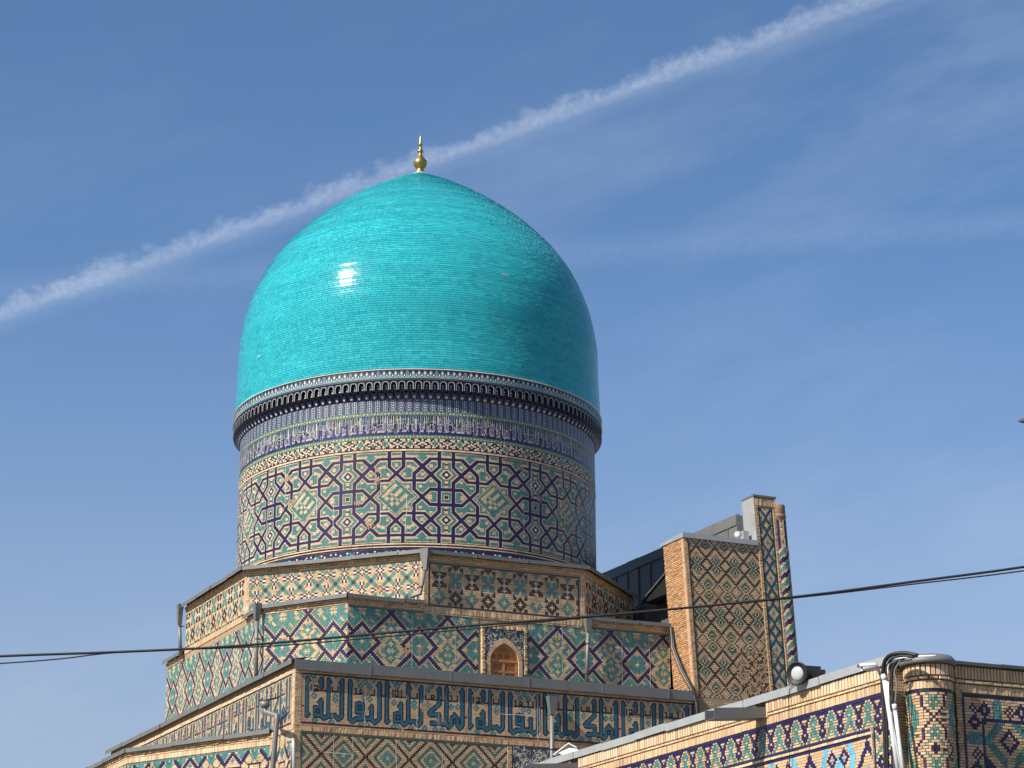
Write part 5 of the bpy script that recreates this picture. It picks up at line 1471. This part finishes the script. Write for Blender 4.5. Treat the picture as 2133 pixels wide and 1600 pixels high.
cab = [([(x + 0, y) for x, y in ARC], .048, 'thick black hose arching over the roof edge at the column'),
       ([(1850, 1405), (1850, 1390), (1856, 1376), (1870, 1372), (1905, 1368), (1950, 1366)], .022, 'white cable looping from the upper conduit across the column cap'),
       ([(1861, 1470), (1858, 1430), (1859, 1395), (1868, 1378), (1884, 1372)], .030, 'thin black cable dropping into the shorter white conduit'),
       ([(1850, 1640), (1847, 1500), (1843, 1432), (1845, 1402), (1850, 1384), (1860, 1372), (1880, 1366), (1905, 1369)], .035, 'second black hose inside the arch of the thick one at the column'),
       ([(1856, 1480), (1853, 1440), (1855, 1405), (1852, 1392), (1862, 1380), (1876, 1378), (1900, 1374)], .018, 'slack black cable crossing in front of the white loop'),
       ([(1864, 1470), (1868, 1425), (1863, 1400), (1870, 1385), (1876, 1376)], .022, 'thin grey cable beside the black cables at the conduits')]
for pts, r, lab in cab:
    n = len(pts); path = []
    for i in range(n - 1):
        for t in (0, .33, .67):
            p0, p1, p2, p3 = [np.array(pts[min(max(i + q, 0), n - 1)], float) for q in (-1, 0, 1, 2)]
            q = .5 * (2 * p1 + (p2 - p0) * t + (2 * p0 - 5 * p1 + 4 * p2 - p3) * t * t + (3 * p1 - p0 - 3 * p2 + p3) * t ** 3); path.append(q)
    path.append(np.array(pts[-1], float))
    m = MB(); m.tube([onN(q[0], q[1], .30 - .35 * max(0, (q[0] - 1860) / 60)) for q in path], r, 8)
    tag(m.obj('cable', M['white'] if 'white cable' in lab else M['zinc'] if 'grey' in lab else M['rubber'], None, True), lab, 'cable', 'cables at the column top')
# thin wire hanging down the frieze
m = MB(); m.tube([onN(x, y, dn) for x, y, dn in ((1662, 1424, .15), (1650, 1428, .17), (1644, 1436, .16), (1643, 1470, .14), (1645, 1540, .1), (1644, 1640, .1))], .010, 6)
tag(m.obj('cable', M['rubber'], None, True), 'thin black wire hanging from the floodlight down the tiled frieze', 'cable')

# bullet camera
SC = empty('security_camera', onN(1830, 1400, .2)); tag(SC, 'white bullet security camera on the roof edge beside the white conduits', 'camera')
pa, pb = onN(1800, 1390, .62), onN(1824, 1388, .35); axd = (pa - pb) / np.linalg.norm(pa - pb)
m = MB(); m.lathe([(0, -.02), (.075, -.02), (.085, .02), (.085, .34), (.07, .34), (.068, .30), (0, .30)], pb, 20, axis=axd); m.obj('housing', M['white'], SC, True)
m = MB(); m.lathe([(0, .305), (.06, .303)], pb, 16, axis=axd); m.obj('lens', M['rubber'], SC)
m = MB(); m.lathe([(.092, .03), (.092, .42)], pb, 16, axis=axd, ref=UP, a0=-pi / 2 * .9, a1=pi / 2 * .9); m.obj('sun_shield', M['white'], SC, True)
m = MB(); m.tube([pb, onN(1829, 1390, .28), onN(1830, 1396, .2), onN(1834, 1408, .15)], [.03, .035, .04, .03], 10); m.obj('bracket', M['white'], SC, True)

# big floodlight
FD = empty('floodlight', onN(1680, 1415, -.3)); tag(FD, 'large round floodlight with white lens and dark ballast box on the roof edge', 'floodlight')
ctr = onN(1661, 1403, .30); axd = np.array([-.62, -.78, -.05]); axd /= np.linalg.norm(axd)
m = MB(); m.lathe([(.10, -.40), (.15, -.36), (.17, -.25), (.25, -.08), (.265, -.02), (.285, 0), (.285, .03), (.265, .035)], ctr, 32, axis=axd); m.obj('reflector', M['brass'], FD, True)
m = MB(); m.lathe([(.288, -.02), (.292, .04), (.262, .045), (.25, .02), (.165, .008)], ctr, 32, axis=axd); m.obj('rim', M['rubber'], FD, True)
m = MB(); m.lathe([(.0, .05), (.08, .046), (.14, .035), (.17, .012)], ctr, 32, axis=axd); m.obj('lens', M['glass'], FD, True)
rg = np.cross(axd, UP); rg /= np.linalg.norm(rg)
cb_ = ctr + np.array([.20, .18, .02])
m = MB(); m.hexa([cb_ + np.array(v) for v in ((-.06, 0, -.24), (.36, .06, -.20), (.31, .40, -.2), (-.1, .34, -.24), (-.02, .02, .22), (.42, .08, .20), (.36, .40, .20), (-.06, .36, .22))]); m.obj('ballast_box', M['black_metal'], FD)
m = MB(); m.box(cb_ + np.array([.40, .05, -.14]), np.array([.12, .02, 0]), np.array([-.03, .22, 0]), np.array([0, 0, .26])); m.obj('junction_box', M['black_metal'], FD)
for k in range(4):
    m = MB(); m.tube([cb_ + np.array([.02 + .1 * k, -.02, .17 - .02 * k]), cb_ + np.array([.16 + .09 * k, -.07, .0]), cb_ + np.array([.05 + .12 * k, -.03, -.2])], .012, 6); m.obj('lead_wire', M['rubber'], FD)
m = MB(); m.tube([ctr - .3 * axd - .24 * UP, ctr - .30 * axd - .42 * UP], .03, 8); m.tube([ctr - .30 * axd + rg * .27, ctr - .3 * axd - .26 * UP + rg * .2, ctr - .30 * axd - .3 * UP - rg * .2, ctr - .3 * axd - rg * .27], .016, 8); m.obj('yoke', M['black_metal'], FD)

# crumpled white sheets on the far end of the near roof
WS = empty('folded_sheet', onN(1180, 1560, -.5)); tag(WS, 'crumpled white sheet metal gable on the near roof below the grey downpipe', 'sheet')
def ws(pts, nm):
    m = MB(); m.extrude([onN(x, y, dn) for x, y, dn in pts], np.array([0, 0, .03])); m.obj(nm, M['white_dirty'], WS)
ws(((1152, 1573, -.2), (1184, 1549, -.3), (1187, 1553, -.9), (1158, 1575, -.7)), 'flap'); ws(((1184, 1549, -.3), (1201, 1558, -.25), (1199, 1562, -.9), (1187, 1553, -.9)), 'flap'); ws(((1165, 1570, -.1), (1186, 1560, -.15), (1204, 1563, -.2), (1180, 1575, -.1)), 'flap')

# ------------------------------------------------------------------ overhead wires
def wire(pts, r, label, depth=32.0):
    n = len(pts); path = []
    for i in range(n - 1):
        for t in (0, .25, .5, .75):
            p0, p1, p2, p3 = [np.array(pts[min(max(i + q, 0), n - 1)], float) for q in (-1, 0, 1, 2)]
            q = .5 * (2 * p1 + (p2 - p0) * t + (2 * p0 - 5 * p1 + 4 * p2 - p3) * t * t + (3 * p1 - p0 - 3 * p2 + p3) * t ** 3); path.append(q)
    path.append(np.array(pts[-1], float))
    m = MB(); m.tube([CAM + pixel_ray(*q) * depth for q in path], r, 8); tag(m.obj('overhead_cable', M['rubber'], None, True), label, 'cable', 'overhead cables')


wire([(-300, 1383), (0, 1367), (250, 1358), (500, 1345), (900, 1310), (1300, 1278), (1660, 1243), (1900, 1212), (2133, 1181), (2450, 1130)], .0175, 'thick black overhead cable crossing the whole view', 32)
wire([(-300, 1398), (0, 1382), (130, 1372), (260, 1358), (560, 1346), (760, 1330), (1000, 1308), (1300, 1279), (1660, 1245), (1900, 1217), (2133, 1189), (2450, 1140)], .010, 'thinner black overhead cable hanging under the thick one', 32.3)

# lamp head that just reaches into the frame on the right
LP = empty('lamp_post', (7.9, 30.3, 0)); tag(LP, 'dark lamp head whose pointed tip juts into the sky at the right edge', 'lamp')
tip = CAM + pixel_ray(2121, 876) * 32; ex = np.array([1.0, .05, 0])
m = MB(); m.add([tip, tip + ex * .22 + UP * .10 + np.array([0, -.12, 0]), tip + ex * .22 + UP * .10 + np.array([0, .12, 0]), tip + ex * .22 - UP * .02 + np.array([0, -.13, 0]), tip + ex * .22 - UP * .02 + np.array([0, .13, 0]), tip + ex * .7 + UP * .14, tip + ex * .7 - UP * .01, tip - UP * .025],
      [[0, 1, 2], [0, 7, 3, 1], [0, 2, 4, 7], [7, 4, 3], [1, 3, 6, 5], [2, 5, 6, 4], [1, 5, 2], [3, 4, 6]]); m.obj('lamp_head', M['black_metal'], LP)
q = tip + ex * .66; m = MB(); m.tube([q + UP * .06, q + ex * .25 + UP * .02, np.array([q[0] + .3, q[1], q[2] - .4]), np.array([q[0] + .3, q[1], 0])], .05, 10); m.obj('post', M['black_metal'], LP, True)
